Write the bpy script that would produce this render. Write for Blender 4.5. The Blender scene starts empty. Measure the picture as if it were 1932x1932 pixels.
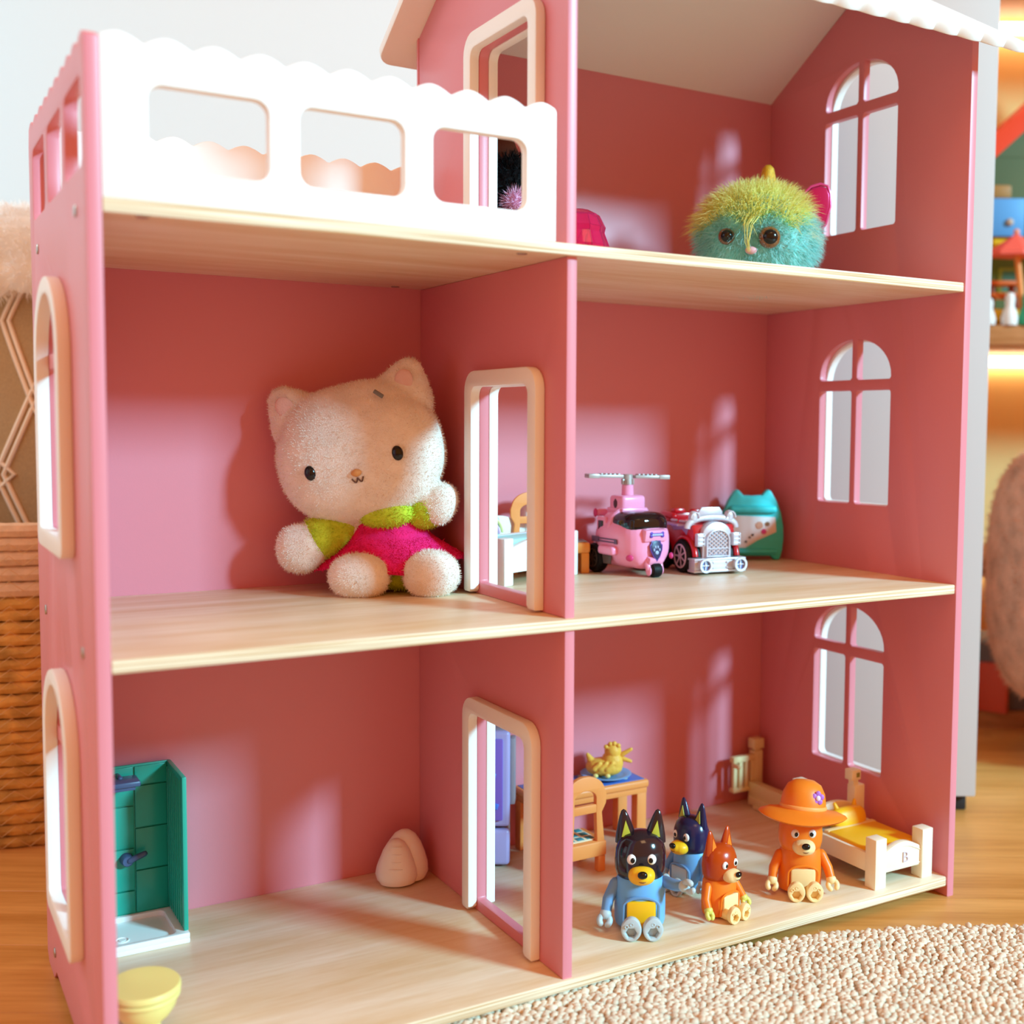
import bpy, bmesh, math, random
import numpy as np
from mathutils import Vector, Matrix, Euler
random.seed(7); rng = np.random.default_rng(7)
S = bpy.context.scene; COL = S.collection
PI = math.pi
# ------------------------------------------------------------------ camera
YAW, PITCH, ROLL = -0.5489, -0.0699, -0.0090
CAM = Vector((-0.13058, -0.83039, 0.46213))
cd = bpy.data.cameras.new('camera'); cam = bpy.data.objects.new('camera', cd); COL.objects.link(cam)
cd.sensor_width = 36; cd.lens = 36 * 2244.55 / 1932
cd.shift_x = (966 - 1132.34) / 1932; cd.shift_y = (955.92 - 966) / 1932
cd.clip_start = 0.05; cd.clip_end = 50
M = Matrix.Rotation(YAW, 3, 'Z') @ Matrix.Rotation(PITCH, 3, 'X') @ Matrix.Rotation(ROLL, 3, 'Y')
cm = Matrix((M.col[0], M.col[2], -M.col[1])).transposed().to_4x4(); cm.translation = CAM
cam.matrix_world = cm; S.camera = cam
cd.dof.use_dof = True; cd.dof.focus_distance = 1.12; cd.dof.aperture_fstop = 3.6; cd.dof.aperture_blades = 0
# ------------------------------------------------------------------ world, lights, exposure
w = bpy.data.worlds.new('world'); S.world = w; w.use_nodes = True
bg = w.node_tree.nodes['Background']; bg.inputs[0].default_value = (1.0, 0.34, 0.06, 1); bg.inputs[1].default_value = 0.90
def area(name, loc, target, sx, sy, power, col):
    l = bpy.data.lights.new(name, 'AREA'); l.shape = 'RECTANGLE'; l.size = sx; l.size_y = sy; l.energy = power; l.color = col
    o = bpy.data.objects.new(name, l); COL.objects.link(o); o.location = loc
    o.rotation_euler = (Vector(target) - Vector(loc)).to_track_quat('-Z', 'Y').to_euler(); return o
area('daylight_window', (3.62, -5.10, 2.95), (0.40, 0.10, 0.42), 0.90, 0.96, 550, (0.45, 1.15, 1.48))
area('ceiling_lamp', (0.2, -1.3, 2.5), (0.4, 0.3, 0.3), 0.8, 0.8, 9, (1.0, 0.58, 0.28))  # added unseen fill light that warms the shaded rooms from the front
area('side_window', (-1.10, 0.94, 1.75), (0.0, 0.45, 0.55), 0.9, 0.7, 9, (0.86, 0.97, 1.0))
S.view_settings.view_transform = 'Standard'; S.view_settings.look = 'None'
S.view_settings.exposure = 0.0; S.view_settings.gamma = 1.0; S.view_settings.use_curve_mapping = False
S.cycles.use_denoising = True
S.cycles.max_bounces = 12; S.cycles.diffuse_bounces = 8; S.cycles.transmission_bounces = 8
S.cycles.sample_clamp_indirect = 8
# ------------------------------------------------------------------ materials
MATS = {}
def lin(c):
    return tuple(((x / 12.92) if x <= 0.04045 else ((x + 0.055) / 1.055) ** 2.4) for x in c)
def hexc(h): return lin(tuple(int(h[i:i + 2], 16) / 255 for i in (0, 2, 4)))
def mat(name, h, rough=0.5, spec=0.5, metal=0.0, noise=0.0, nscale=200, bump=0.0, bscale=400, trans=0.0, sss=0.0, coat=0.0, emit=0.0, ior=1.45, sheen=0.0):
    if name in MATS: return MATS[name]
    m = bpy.data.materials.new(name); m.use_nodes = True; nt = m.node_tree; b = nt.nodes['Principled BSDF']
    c = (*hexc(h), 1) if isinstance(h, str) else (*h, 1)
    b.inputs['Base Color'].default_value = c; b.inputs['Roughness'].default_value = rough
    b.inputs['Specular IOR Level'].default_value = spec; b.inputs['Metallic'].default_value = metal; b.inputs['IOR'].default_value = ior
    if trans: b.inputs['Transmission Weight'].default_value = trans
    if sss:
        b.inputs['Subsurface Weight'].default_value = sss; b.inputs['Subsurface Radius'].default_value = (0.01, 0.006, 0.004); b.inputs['Subsurface Scale'].default_value = 0.5
    if coat: b.inputs['Coat Weight'].default_value = coat; b.inputs['Coat Roughness'].default_value = 0.08
    if sheen: b.inputs['Sheen Weight'].default_value = sheen
    if emit: b.inputs['Emission Color'].default_value = c; b.inputs['Emission Strength'].default_value = emit
    if noise or bump:
        tc = nt.nodes.new('ShaderNodeTexCoord')
        if noise:
            n = nt.nodes.new('ShaderNodeTexNoise'); n.inputs['Scale'].default_value = nscale; n.inputs['Detail'].default_value = 4
            nt.links.new(tc.outputs['Object'], n.inputs['Vector'])
            mx = nt.nodes.new('ShaderNodeMix'); mx.data_type = 'RGBA'; mx.inputs[0].default_value = 0.5
            mr = nt.nodes.new('ShaderNodeMapRange'); mr.inputs[1].default_value = 0.3; mr.inputs[2].default_value = 0.7
            nt.links.new(n.outputs['Fac'], mr.inputs[0]); nt.links.new(mr.outputs[0], mx.inputs[0])
            mx.inputs[6].default_value = tuple(x * (1 - noise) for x in c[:3]) + (1,); mx.inputs[7].default_value = tuple(min(1, x * (1 + noise)) for x in c[:3]) + (1,)
            nt.links.new(mx.outputs[2], b.inputs['Base Color'])
        if bump:
            n2 = nt.nodes.new('ShaderNodeTexNoise'); n2.inputs['Scale'].default_value = bscale; n2.inputs['Detail'].default_value = 3
            nt.links.new(tc.outputs['Object'], n2.inputs['Vector'])
            bp = nt.nodes.new('ShaderNodeBump'); bp.inputs['Strength'].default_value = bump; bp.inputs['Distance'].default_value = 0.001
            nt.links.new(n2.outputs['Fac'], bp.inputs['Height']); nt.links.new(bp.outputs[0], b.inputs['Normal'])
    MATS[name] = m; return m
def furmat(name, h, noise=0.15, nscale=45, tr=0.45):
    m = mat(name, h, 0.85, 0.15, noise=noise, nscale=nscale); nt = m.node_tree; b = nt.nodes['Principled BSDF']; out = nt.nodes['Material Output']
    t = nt.nodes.new('ShaderNodeBsdfTranslucent'); mx = nt.nodes.new('ShaderNodeMixShader'); mx.inputs[0].default_value = tr
    src = b.inputs['Base Color'].links[0].from_socket; nt.links.new(src, t.inputs[0]); nt.links.new(b.outputs[0], mx.inputs[1]); nt.links.new(t.outputs[0], mx.inputs[2]); nt.links.new(mx.outputs[0], out.inputs[0]); return m
def wood(name, light, dark, scale=(1.5, 14, 14), rough=0.45, contrast=1.0, ring=6.0, spec=0.35, random_island=False):
    """wood grain: stretched noise + distorted bands, in object coordinates (grain along local X)"""
    m = bpy.data.materials.new(name); m.use_nodes = True; nt = m.node_tree; b = nt.nodes['Principled BSDF']; N = nt.nodes.new; L = nt.links.new
    b.inputs['Roughness'].default_value = rough; b.inputs['Specular IOR Level'].default_value = spec
    tc = N('ShaderNodeTexCoord'); mp = N('ShaderNodeMapping'); mp.inputs['Scale'].default_value = scale
    L(tc.outputs['Object'], mp.inputs['Vector'])
    if random_island:
        oi = N('ShaderNodeObjectInfo'); cb = N('ShaderNodeCombineXYZ'); ml = N('ShaderNodeMath'); ml.operation = 'MULTIPLY'; ml.inputs[1].default_value = 37
        L(oi.outputs['Random'], ml.inputs[0]); L(ml.outputs[0], cb.inputs[0]); L(ml.outputs[0], cb.inputs[2]); L(cb.outputs[0], mp.inputs['Location'])
    n1 = N('ShaderNodeTexNoise'); n1.inputs['Scale'].default_value = 1.3; n1.inputs['Detail'].default_value = 2; n1.inputs['Distortion'].default_value = 0.4
    n2 = N('ShaderNodeTexNoise'); n2.inputs['Scale'].default_value = 9; n2.inputs['Detail'].default_value = 5; n2.inputs['Roughness'].default_value = 0.65
    wv = N('ShaderNodeTexNoise'); wv.inputs['Scale'].default_value = 0.6
    for n in (n1, n2, wv): L(mp.outputs[0], n.inputs['Vector'])
    sn = N('ShaderNodeMath'); sn.operation = 'MULTIPLY'; sn.inputs[1].default_value = ring * 6.283; L(wv.outputs['Fac'], sn.inputs[0])
    s2 = N('ShaderNodeMath'); s2.operation = 'SINE'; L(sn.outputs[0], s2.inputs[0])
    s3 = N('ShaderNodeMath'); s3.operation = 'MULTIPLY_ADD'; s3.inputs[1].default_value = 0.13 * contrast; s3.inputs[2].default_value = 0; L(s2.outputs[0], s3.inputs[0])
    a = N('ShaderNodeMath'); a.operation = 'ADD'; L(n2.outputs['Fac'], a.inputs[0]); L(s3.outputs[0], a.inputs[1])
    a2 = N('ShaderNodeMath'); a2.operation = 'ADD'; L(a.outputs[0], a2.inputs[0]); L(n1.outputs['Fac'], a2.inputs[1])
    mr = N('ShaderNodeMapRange'); mr.inputs[1].default_value = 1.0 - 0.32 / contrast; mr.inputs[2].default_value = 1.0 + 0.32 / contrast; L(a2.outputs[0], mr.inputs[0])
    mx = N('ShaderNodeMix'); mx.data_type = 'RGBA'; L(mr.outputs[0], mx.inputs[0]); mx.inputs[6].default_value = (*hexc(dark), 1); mx.inputs[7].default_value = (*hexc(light), 1)
    L(mx.outputs[2], b.inputs['Base Color']); MATS[name] = m; return m
def ply_edge(name):
    m = bpy.data.materials.new(name); m.use_nodes = True; nt = m.node_tree; b = nt.nodes['Principled BSDF']; N = nt.nodes.new; L = nt.links.new
    tc = N('ShaderNodeTexCoord'); mp = N('ShaderNodeMapping'); mp.inputs['Scale'].default_value = (5, 5, 620); L(tc.outputs['Object'], mp.inputs[0])
    n = N('ShaderNodeTexNoise'); n.inputs['Scale'].default_value = 1.0; n.inputs['Detail'].default_value = 3; L(mp.outputs[0], n.inputs[0])
    r = N('ShaderNodeValToRGB'); r.color_ramp.elements[0].position = 0.36; r.color_ramp.elements[0].color = (*hexc('c79a62'), 1)
    r.color_ramp.elements[1].position = 0.60; r.color_ramp.elements[1].color = (*hexc('f3e4c8'), 1)
    L(n.outputs['Fac'], r.inputs[0]); L(r.outputs[0], b.inputs['Base Color']); b.inputs['Roughness'].default_value = 0.6; MATS[name] = m; return m
PINK = mat('pink_paint', 'dc858f', 0.38, 0.5, bump=0.05, bscale=900)
WHITE = mat('white_paint', 'f4f2ee', 0.42, 0.4)
PLY = wood('birch_plywood', 'f8e8cc', 'e4c494', (1.6, 16, 16), 0.42, 0.95, 5.0)
PLYE = ply_edge('plywood_edge')
OAK = wood('oak_floor', 'dea45c', 'bb7f3a', (1.2, 16, 16), 0.38, 0.9, 5.0, random_island=True)
METAL = mat('screw_metal', 'b9b4ad', 0.3, metal=1.0)
# ------------------------------------------------------------------ mesh helpers
def B(): return bmesh.new()
def merge(bm, other):
    me = bpy.data.meshes.new('tmp'); other.to_mesh(me); other.free(); bm.from_mesh(me); bpy.data.meshes.remove(me)
def box(bm, c, s, bev=0.0, rot=None, seg=2):
    t = bmesh.new(); bmesh.ops.create_cube(t, size=1)
    bmesh.ops.scale(t, vec=s, verts=t.verts)
    if bev: bmesh.ops.bevel(t, geom=t.edges[:], offset=min(bev, min(s) * 0.49), segments=seg, affect='EDGES', profile=0.5)
    if rot is not None: bmesh.ops.rotate(t, verts=t.verts, matrix=Euler(rot).to_matrix())
    bmesh.ops.translate(t, verts=t.verts, vec=c); merge(bm, t); return bm
def sell(bm, c, r, e=2.0, rot=None, u=24, v=14):
    """superellipsoid"""
    t = bmesh.new(); bmesh.ops.create_uvsphere(t, u_segments=u, v_segments=v, radius=1)
    for q in t.verts:
        p = q.co; n = (abs(p.x) ** e + abs(p.y) ** e + abs(p.z) ** e) ** (1 / e)
        q.co = Vector((p.x / n * r[0], p.y / n * r[1], p.z / n * r[2]))
    if rot is not None: bmesh.ops.rotate(t, verts=t.verts, matrix=Euler(rot).to_matrix())
    bmesh.ops.translate(t, verts=t.verts, vec=c); merge(bm, t); return bm
def ringsweep(bm, pts, rad, seg=10, caps=True, closed=False, flat=1.0):
    P = [Vector(p) for p in pts]; n = len(P)
    if not isinstance(rad, (list, tuple)): rad = [rad] * n
    rings = []; prev = None
    for i, p in enumerate(P):
        if closed: d = P[(i + 1) % n] - P[i - 1]
        else: d = (P[min(i + 1, n - 1)] - P[max(i - 1, 0)])
        d.normalize()
        if prev is None:
            a = Vector((0, 0, 1)) if abs(d.z) < 0.9 else Vector((0, 1, 0)); x = d.cross(a).normalized()
        else:
            x = (prev - d * prev.dot(d)).normalized()
        prev = x; y = d.cross(x)
        rings.append([bm.verts.new(p + (x * math.cos(2 * PI * k / seg) + y * math.sin(2 * PI * k / seg) * flat) * rad[i]) for k in range(seg)])
    rr = range(n) if closed else range(n - 1)
    for i in rr:
        a, b = rings[i], rings[(i + 1) % n]
        for k in range(seg): bm.faces.new((a[k], a[(k + 1) % seg], b[(k + 1) % seg], b[k]))
    if caps and not closed:
        bm.faces.new(rings[0][::-1]); bm.faces.new(rings[-1])
    return bm
def tube(bm, pts, rad, seg=10):
    """tube with rounded ends"""
    P = [Vector(p) for p in pts]
    if not isinstance(rad, (list, tuple)): rad = [rad] * len(P)
    d0 = (P[0] - P[1]).normalized(); d1 = (P[-1] - P[-2]).normalized(); r0, r1 = rad[0], rad[-1]
    pts2 = [P[0] + d0 * r0 * 0.95, P[0] + d0 * r0 * 0.6] + P + [P[-1] + d1 * r1 * 0.6, P[-1] + d1 * r1 * 0.95]
    rad2 = [r0 * 0.35, r0 * 0.8] + list(rad) + [r1 * 0.8, r1 * 0.35]
    return ringsweep(bm, pts2, rad2, seg)
def lathe(bm, prof, seg=32, c=(0, 0, 0), rot=None, sx=1.0, sy=1.0):
    t = bmesh.new(); rings = []
    for r, z in prof:
        if r < 1e-6: rings.append([t.verts.new((0, 0, z))])
        else: rings.append([t.verts.new((r * math.cos(2 * PI * k / seg) * sx, r * math.sin(2 * PI * k / seg) * sy, z)) for k in range(seg)])
    for a, b in zip(rings, rings[1:]):
        for k in range(seg):
            q = [a[k % len(a)], a[(k + 1) % len(a)], b[(k + 1) % len(b)], b[k % len(b)]]
            u = []
            for v in q:
                if v not in u: u.append(v)
            if len(u) >= 3: t.faces.new(u)
    if len(rings[0]) > 1: t.faces.new(rings[0][::-1])
    if len(rings[-1]) > 1: t.faces.new(rings[-1])
    if rot is not None: bmesh.ops.rotate(t, verts=t.verts, matrix=Euler(rot).to_matrix())
    bmesh.ops.translate(t, verts=t.verts, vec=c); merge(bm, t); return bm
def cyl(bm, p0, p1, r0, r1=None, seg=24, bev=0.0):
    p0, p1 = Vector(p0), Vector(p1); r1 = r0 if r1 is None else r1; L = (p1 - p0).length
    b = bev
    prof = [(r0 - b, 0), (r0, b), (r1, L - b), (r1 - b, L)] if b else [(r0, 0), (r1, L)]
    t = bmesh.new(); lathe(t, prof, seg); q = (p1 - p0).to_track_quat('Z', 'Y').to_matrix()
    bmesh.ops.rotate(t, verts=t.verts, matrix=q); bmesh.ops.translate(t, verts=t.verts, vec=p0); merge(bm, t); return bm
def plate_mesh(outlines, thick, bev=0.0008, mtx=None, res=2):
    """flat board from 2-D outlines (first the outside, then the holes), thickness along local Z, edges eased"""
    cu = bpy.data.curves.new('c', 'CURVE'); cu.dimensions = '2D'; cu.fill_mode = 'BOTH'; cu.extrude = max(thick / 2 - bev, 1e-5); cu.bevel_depth = bev; cu.bevel_resolution = 1; cu.offset = -bev
    for ol in outlines:
        sp = cu.splines.new('POLY'); sp.points.add(len(ol) - 1); sp.use_cyclic_u = True
        for q, p in zip(sp.points, ol): q.co = (p[0], p[1], 0, 1)
    o = bpy.data.objects.new('c', cu); COL.objects.link(o)
    dg = bpy.context.evaluated_depsgraph_get(); me = bpy.data.meshes.new_from_object(o.evaluated_get(dg))
    bpy.data.objects.remove(o); bpy.data.curves.remove(cu)
    bm = bmesh.new(); bm.from_mesh(me); bpy.data.meshes.remove(me)
    if mtx is not None: bm.transform(mtx)
    bmesh.ops.remove_doubles(bm, verts=bm.verts, dist=1e-6); bmesh.ops.recalc_face_normals(bm, faces=bm.faces)
    return bm
def MX(x0, t):   # board in the plane X = x0 .. x0+t ; outline coordinates (Y, Z)
    return Matrix(((0, 0, 1, x0 + t / 2), (1, 0, 0, 0), (0, 1, 0, 0), (0, 0, 0, 1)))
def MY(y0, t):   # board in the plane Y = y0 .. y0+t ; outline coordinates (X, Z)
    return Matrix(((1, 0, 0, 0), (0, 0, -1, y0 + t / 2), (0, 1, 0, 0), (0, 0, 0, 1)))
def MZ(z0, t): return Matrix.Translation((0, 0, z0 + t / 2))
def rrect(x0, x1, y0, y1, r=0.004, n=5, rs=None):
    rs = rs or (r, r, r, r); out = []   # corners: bl, br, tr, tl
    for (cx, cy, a0), rr in zip(((x0, y0, PI), (x1, y0, 1.5 * PI), (x1, y1, 0), (x0, y1, 0.5 * PI)), rs):
        ox = cx + (rr if cx == x0 else -rr); oy = cy + (rr if cy == y0 else -rr)
        if rr <= 0: out.append((cx, cy)); continue
        for k in range(n + 1):
            a = a0 + k / n * PI / 2; out.append((ox + rr * math.cos(a), oy + rr * math.sin(a)))
    return out
def link(name, data, m, parent=None, smooth=True, ang=40):
    o = bpy.data.objects.new(name, data); COL.objects.link(o)
    for x in (m if isinstance(m, (list, tuple)) else [m]): data.materials.append(x)
    if parent is not None: o.parent = parent
    if smooth:
        data.shade_smooth() if hasattr(data, 'shade_smooth') else None
        try: data.set_sharp_from_angle(angle=math.radians(ang))
        except Exception: pass
    return o
def obj(name, bm, m, parent=None, smooth=True, ang=40, world=False):
    bmesh.ops.recalc_face_normals(bm, faces=bm.faces)
    me = bpy.data.meshes.new(name); bm.to_mesh(me); bm.free(); o = link(name, me, m, parent, smooth, ang)
    if world and parent is not None:
        r = parent
        while r.parent: r = r.parent
        o.location = -r.location if parent is r else (0, 0, 0)
    return o
def thing(name, label, cat, loc=(0, 0, 0), rz=0.0, group=None):
    o = bpy.data.objects.new(name, None); COL.objects.link(o); o.location = loc; o.rotation_euler = (0, 0, rz); o.empty_display_size = 0.02
    tag(o, label, cat, group); return o
def tag(o, label, cat, group=None):
    o['label'] = label; o['category'] = cat
    if group: o['group'] = group
    return o
def struct(o): o['kind'] = 'structure'; return o
def stuff(o): o['kind'] = 'stuff'; return o
def remesh(bm, voxel, smooth=6):
    me = bpy.data.meshes.new('r'); bm.to_mesh(me); bm.free(); o = bpy.data.objects.new('r', me); COL.objects.link(o)
    a = o.modifiers.new('a', 'REMESH'); a.mode = 'VOXEL'; a.voxel_size = voxel
    s = o.modifiers.new('s', 'SMOOTH'); s.factor = 0.5; s.iterations = smooth
    dg = bpy.context.evaluated_depsgraph_get(); out = bpy.data.meshes.new_from_object(o.evaluated_get(dg))
    bpy.data.objects.remove(o); bpy.data.meshes.remove(me); b = bmesh.new(); b.from_mesh(out); bpy.data.meshes.remove(out); return b
def mesh_tris(me):
    me.calc_loop_triangles(); n = len(me.loop_triangles); t = np.empty(n * 3, np.int32); me.loop_triangles.foreach_get('vertices', t)
    v = np.empty(len(me.vertices) * 3); me.vertices.foreach_get('co', v); return v.reshape(-1, 3), t.reshape(-1, 3)
def fuzz(name, me, n, length, width, m, parent, jitter=0.6, comb=(0, 0, 0), keep=None, segs=1, curl=0.0):
    """short tufts of pile standing on a mesh, one joined stuff mesh"""
    V, T = mesh_tris(me); a, b, c = V[T[:, 0]], V[T[:, 1]], V[T[:, 2]]; nr = np.cross(b - a, c - a); ar = np.linalg.norm(nr, axis=1); nr = nr / np.maximum(ar[:, None], 1e-12)
    idx = rng.choice(len(T), n, p=ar / ar.sum()); r1 = np.sqrt(rng.random(n)); r2 = rng.random(n)
    p = a[idx] * (1 - r1)[:, None] + b[idx] * (r1 * (1 - r2))[:, None] + c[idx] * (r1 * r2)[:, None]; nn = nr[idx]
    if keep is not None:
        k = keep(p); p, nn = p[k], nn[k]; n = len(p)
    d = nn + rng.normal(0, jitter, (n, 3)) * 0.6 + np.array(comb); d /= np.linalg.norm(d, axis=1)[:, None]
    L = length * (0.6 + 0.8 * rng.random(n))[:, None]; s = np.cross(d, rng.normal(0, 1, (n, 3))); s /= np.linalg.norm(s, axis=1)[:, None]
    p = p - nn * length * 0.12
    if segs == 1:
        vs = np.stack([p - s * width, p + s * width, p + d * L], 1).reshape(-1, 3); fs = np.arange(n * 3).reshape(-1, 3)
    else:
        g = np.array([0, 0, -1.0]) * curl; mid = p + d * L * 0.5; tip = p + d * L * 0.92 + g * L
        vs = np.stack([p - s * width, p + s * width, mid + s * width * 0.8, mid - s * width * 0.8, tip], 1).reshape(-1, 3)
        k = np.arange(n)[:, None] * 5; fs = np.concatenate([k + [0, 1, 2], k + [0, 2, 3], k + [3, 2, 4]])
    q = bpy.data.meshes.new(name); q.vertices.add(len(vs)); q.vertices.foreach_set('co', vs.ravel()); nf = len(fs)
    q.loops.add(nf * 3); q.loops.foreach_set('vertex_index', fs.ravel().astype(np.int32)); q.polygons.add(nf); q.polygons.foreach_set('loop_start', np.arange(0, nf * 3, 3).astype(np.int32)); q.update(calc_edges=True)
    o = link(name, q, m, parent, smooth=False); return stuff(o)
# camera-facing room frame (the room's walls and floorboards run square to the view)
RY = YAW
def room(xc, depth, z): return (CAM.x + math.cos(RY) * xc - math.sin(RY) * depth, CAM.y + math.sin(RY) * xc + math.cos(RY) * depth, z)
# ------------------------------------------------------------------ room shell
FZ = -0.0209
W, XD, T, D, F2, F3, H = 0.80, 0.3465, 0.0095, 0.3062, 0.3026, 0.6047, 0.0092
WALL = mat('wall_paint', 'e9eceb', 0.9, 0.2)
b = B(); box(b, (0, 0, -0.03), (6.4, 6.0, 0.02)); fl = obj('floor', b, mat('floor_base', '6b4423', 0.8)); fl.location = room(0.3, 0.9, FZ - 0.008); fl.rotation_euler = (0, 0, RY); struct(fl)
pw = 0.125; pme = {}
for i in range(34):
    yy = -1.4 + i * pw; x = -2.0 - (i * 0.47) % 0.9
    while x < 2.2:
        L = 1.15
        if L not in pme:
            q = B(); box(q, (0, 0, -0.01), (L - 0.0006, pw - 0.0006, 0.02), 0.0006, seg=1); mm = bpy.data.meshes.new('plank'); q.to_mesh(mm); q.free(); mm.materials.append(OAK); pme[L] = mm
        if -2.2 < x + L / 2 < 2.2:
            o = bpy.data.objects.new('plank', pme[L]); COL.objects.link(o); o.parent = fl; o.location = (x + L / 2 - 0.3, yy, 0.008)
        x += L
b = B(); box(b, (0, 0.02, 1.2), (4.6, 0.04, 2.5)); wb = obj('wall_back', b, WALL); wb.location = room(0.1, 3.6, FZ); wb.rotation_euler = (0, 0, RY); struct(wb)
b = B(); box(b, (0, 0, 1.2), (0.04, 4.8, 2.5)); wl = obj('wall_left', b, WALL); wl.location = room(-1.90, 1.25, FZ); wl.rotation_euler = (0, 0, RY); struct(wl)
# ------------------------------------------------------------------ doll's house
house = thing('dollhouse', 'tall pink wooden dollhouse with birch plywood floors and a white scalloped balcony', 'dollhouse', (W / 2, D / 2, FZ))
HP = lambda name, bm, m, parent=house, **k: obj(name, bm, m, parent, world=True, **k)
PITCHS = 0.0311; AMP = 0.0063; CREST = 0.7110
def scal(x0, x1, ph, top, n=8, rev=False):
    """scalloped edge: half-round crests, sharp valleys"""
    pts = []; k = 0; N = int((x1 - x0) / PITCHS * n * 2)
    for i in range(N + 1):
        x = x0 + (x1 - x0) * i / N; u = ((x - ph) / PITCHS + 0.5) % 1.0 - 0.5
        z = top - AMP * (abs(u) * 2) ** 1.7
        pts.append((x, z))
    return pts[::-1] if rev else pts
def winholes(y0, y1, z0):
    ym = (y0 + y1) / 2; g = 0.0042; r = 0.0035; zs = z0 + 0.1255; za = z0 + 0.1375; R = (y1 - y0) / 2
    out = [rrect(y0, ym - g, z0, zs, r), rrect(ym + g, y1, z0, zs, r)]
    for s in (-1, 1):
        pts = []
        a0 = math.asin(min(1, g / R)); hgt = 0.0445
        arc = [(ym + s * R * math.cos(t), za + 0.003 + (hgt - 0.003) * math.sin(t)) for t in np.linspace(0.0, PI / 2 - a0, 10)]
        pts = [(ym + s * (g + 0.0025), za), (ym + s * (R - 0.003), za), (ym + s * (R - 0.0008), za + 0.0012)] + arc + [(ym + s * g, arc[-1][1] - 0.002), (ym + s * g, za + 0.0025)]
        out.append(pts if s > 0 else pts[::-1])
    return out
def archframe(y0, y1, z0, w_=0.0135):
    ym = (y0 + y1) / 2; R = (y1 - y0) / 2
    def arch(R, hz, zb, r):
        a = [(ym - R + r * (1 - math.cos(t)), zb + r * (1 - math.sin(t))) for t in np.linspace(0, PI / 2, 5)]
        bb = [(ym + R - r * (1 - math.sin(t)), zb + r * (1 - math.cos(t))) for t in np.linspace(0, PI / 2, 5)]
        c = [(ym + R * math.cos(t), hz + (R * 0.86) * math.sin(t)) for t in np.linspace(0, PI, 24)]
        return a + bb + c
    hz = z0 + 0.133
    return [arch(R + w_, hz, z0 - w_, 0.01), arch(R - 0.001, hz, z0 + 0.001, 0.005)]
WY0, WY1 = 0.0988, 0.2098; WZ = (0.0780, 0.3753, 0.6762)
def footpts(): return [(0.0, FZ), (0.045, FZ), (0.062, FZ + 0.011), (D - 0.055, FZ + 0.011), (D - 0.04, FZ), (D - 0.006, FZ), (D + 0.004, FZ + 0.008)]
# side panels
ol = footpts() + [(D + 0.004, CREST - 0.02)] + scal(0.0, D, 0.014, CREST, rev=True)
hl = [rrect(0.0185, 0.0950, 0.6275, 0.6855, 0.008), rrect(0.1130, 0.1900, 0.6275, 0.6855, 0.008), rrect(0.2080, 0.2850, 0.6275, 0.6855, 0.008)]
for z in WZ[:2]: hl += winholes(WY0 - 0.003, WY1 - 0.003, z)
sp1 = HP('side_panel', plate_mesh([ol] + hl, T, 0.0012, MX(-T, T)), PINK)
def gable(z0, feet=False):
    base = footpts() if feet else [(0.006, z0), (D, z0)]
    return base + [(D + (0.004 if feet else 0), 0.8445), (0.1535, 0.9365), (0.0 if feet else 0.006, 0.8455)]
hr = []
for z in WZ: hr += winholes(WY0, WY1, z)
sp2 = HP('side_panel', plate_mesh([gable(0, True)] + hr, T, 0.0012, MX(W, T)), PINK)
for z in WZ[:2]: HP('window_frame', plate_mesh(archframe(WY0 - 0.003, WY1 - 0.003, z), 0.0095, 0.0012, MX(-T - 0.0095, 0.0095)), WHITE, sp1)
for z in WZ: HP('window_frame', plate_mesh(archframe(WY0, WY1, z), 0.0095, 0.0012, MX(W + T, 0.0095)), WHITE, sp2)
for y, z in ((0.0466, 0.6014), (0.2589, 0.6012), (0.2595, 0.3016), (0.0538, 0.2997), (0.2534, 0.0067), (0.0538, 0.0067)):
    b = B(); cyl(b, (-T - 0.0012, y, z), (-T + 0.002, y, z), 0.0042, seg=16, bev=0.0005); HP('screw', b, METAL, sp1)
# back board
ol = [(0.0, -H), (W, -H), (W, 0.8445), (XD, 0.8445), (XD, F3), (0, F3)]
HP('back_board', plate_mesh([ol], 0.004, 0.0003, MY(D, 0.004)), PINK)
# floors of the house
def shelf(z, y0=0.0):
    bm = plate_mesh([rrect(0, W, y0, D, 0.001, rs=(0.0008, 0.004, 0.0005, 0.0005))], H, 0.0009, MZ(z - H, H))
    bm.faces.ensure_lookup_table()
    o = HP('shelf_board', bm, [PLY, PLYE])
    for f in o.data.polygons:
        if abs(f.normal.z) < 0.6: f.material_index = 1
    return o
sh1, sh2, sh3 = shelf(0.0), shelf(F2), shelf(F3)
for x, y in ((0.0258, 0.0075), (0.3161, 0.2925), (0.3115, 0.0142)):
    b = B(); cyl(b, (x, y, F3 - H - 0.0008), (x, y, F3 - H + 0.002), 0.0042, seg=16, bev=0.0003); HP('screw', b, METAL, sh3)
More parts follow.
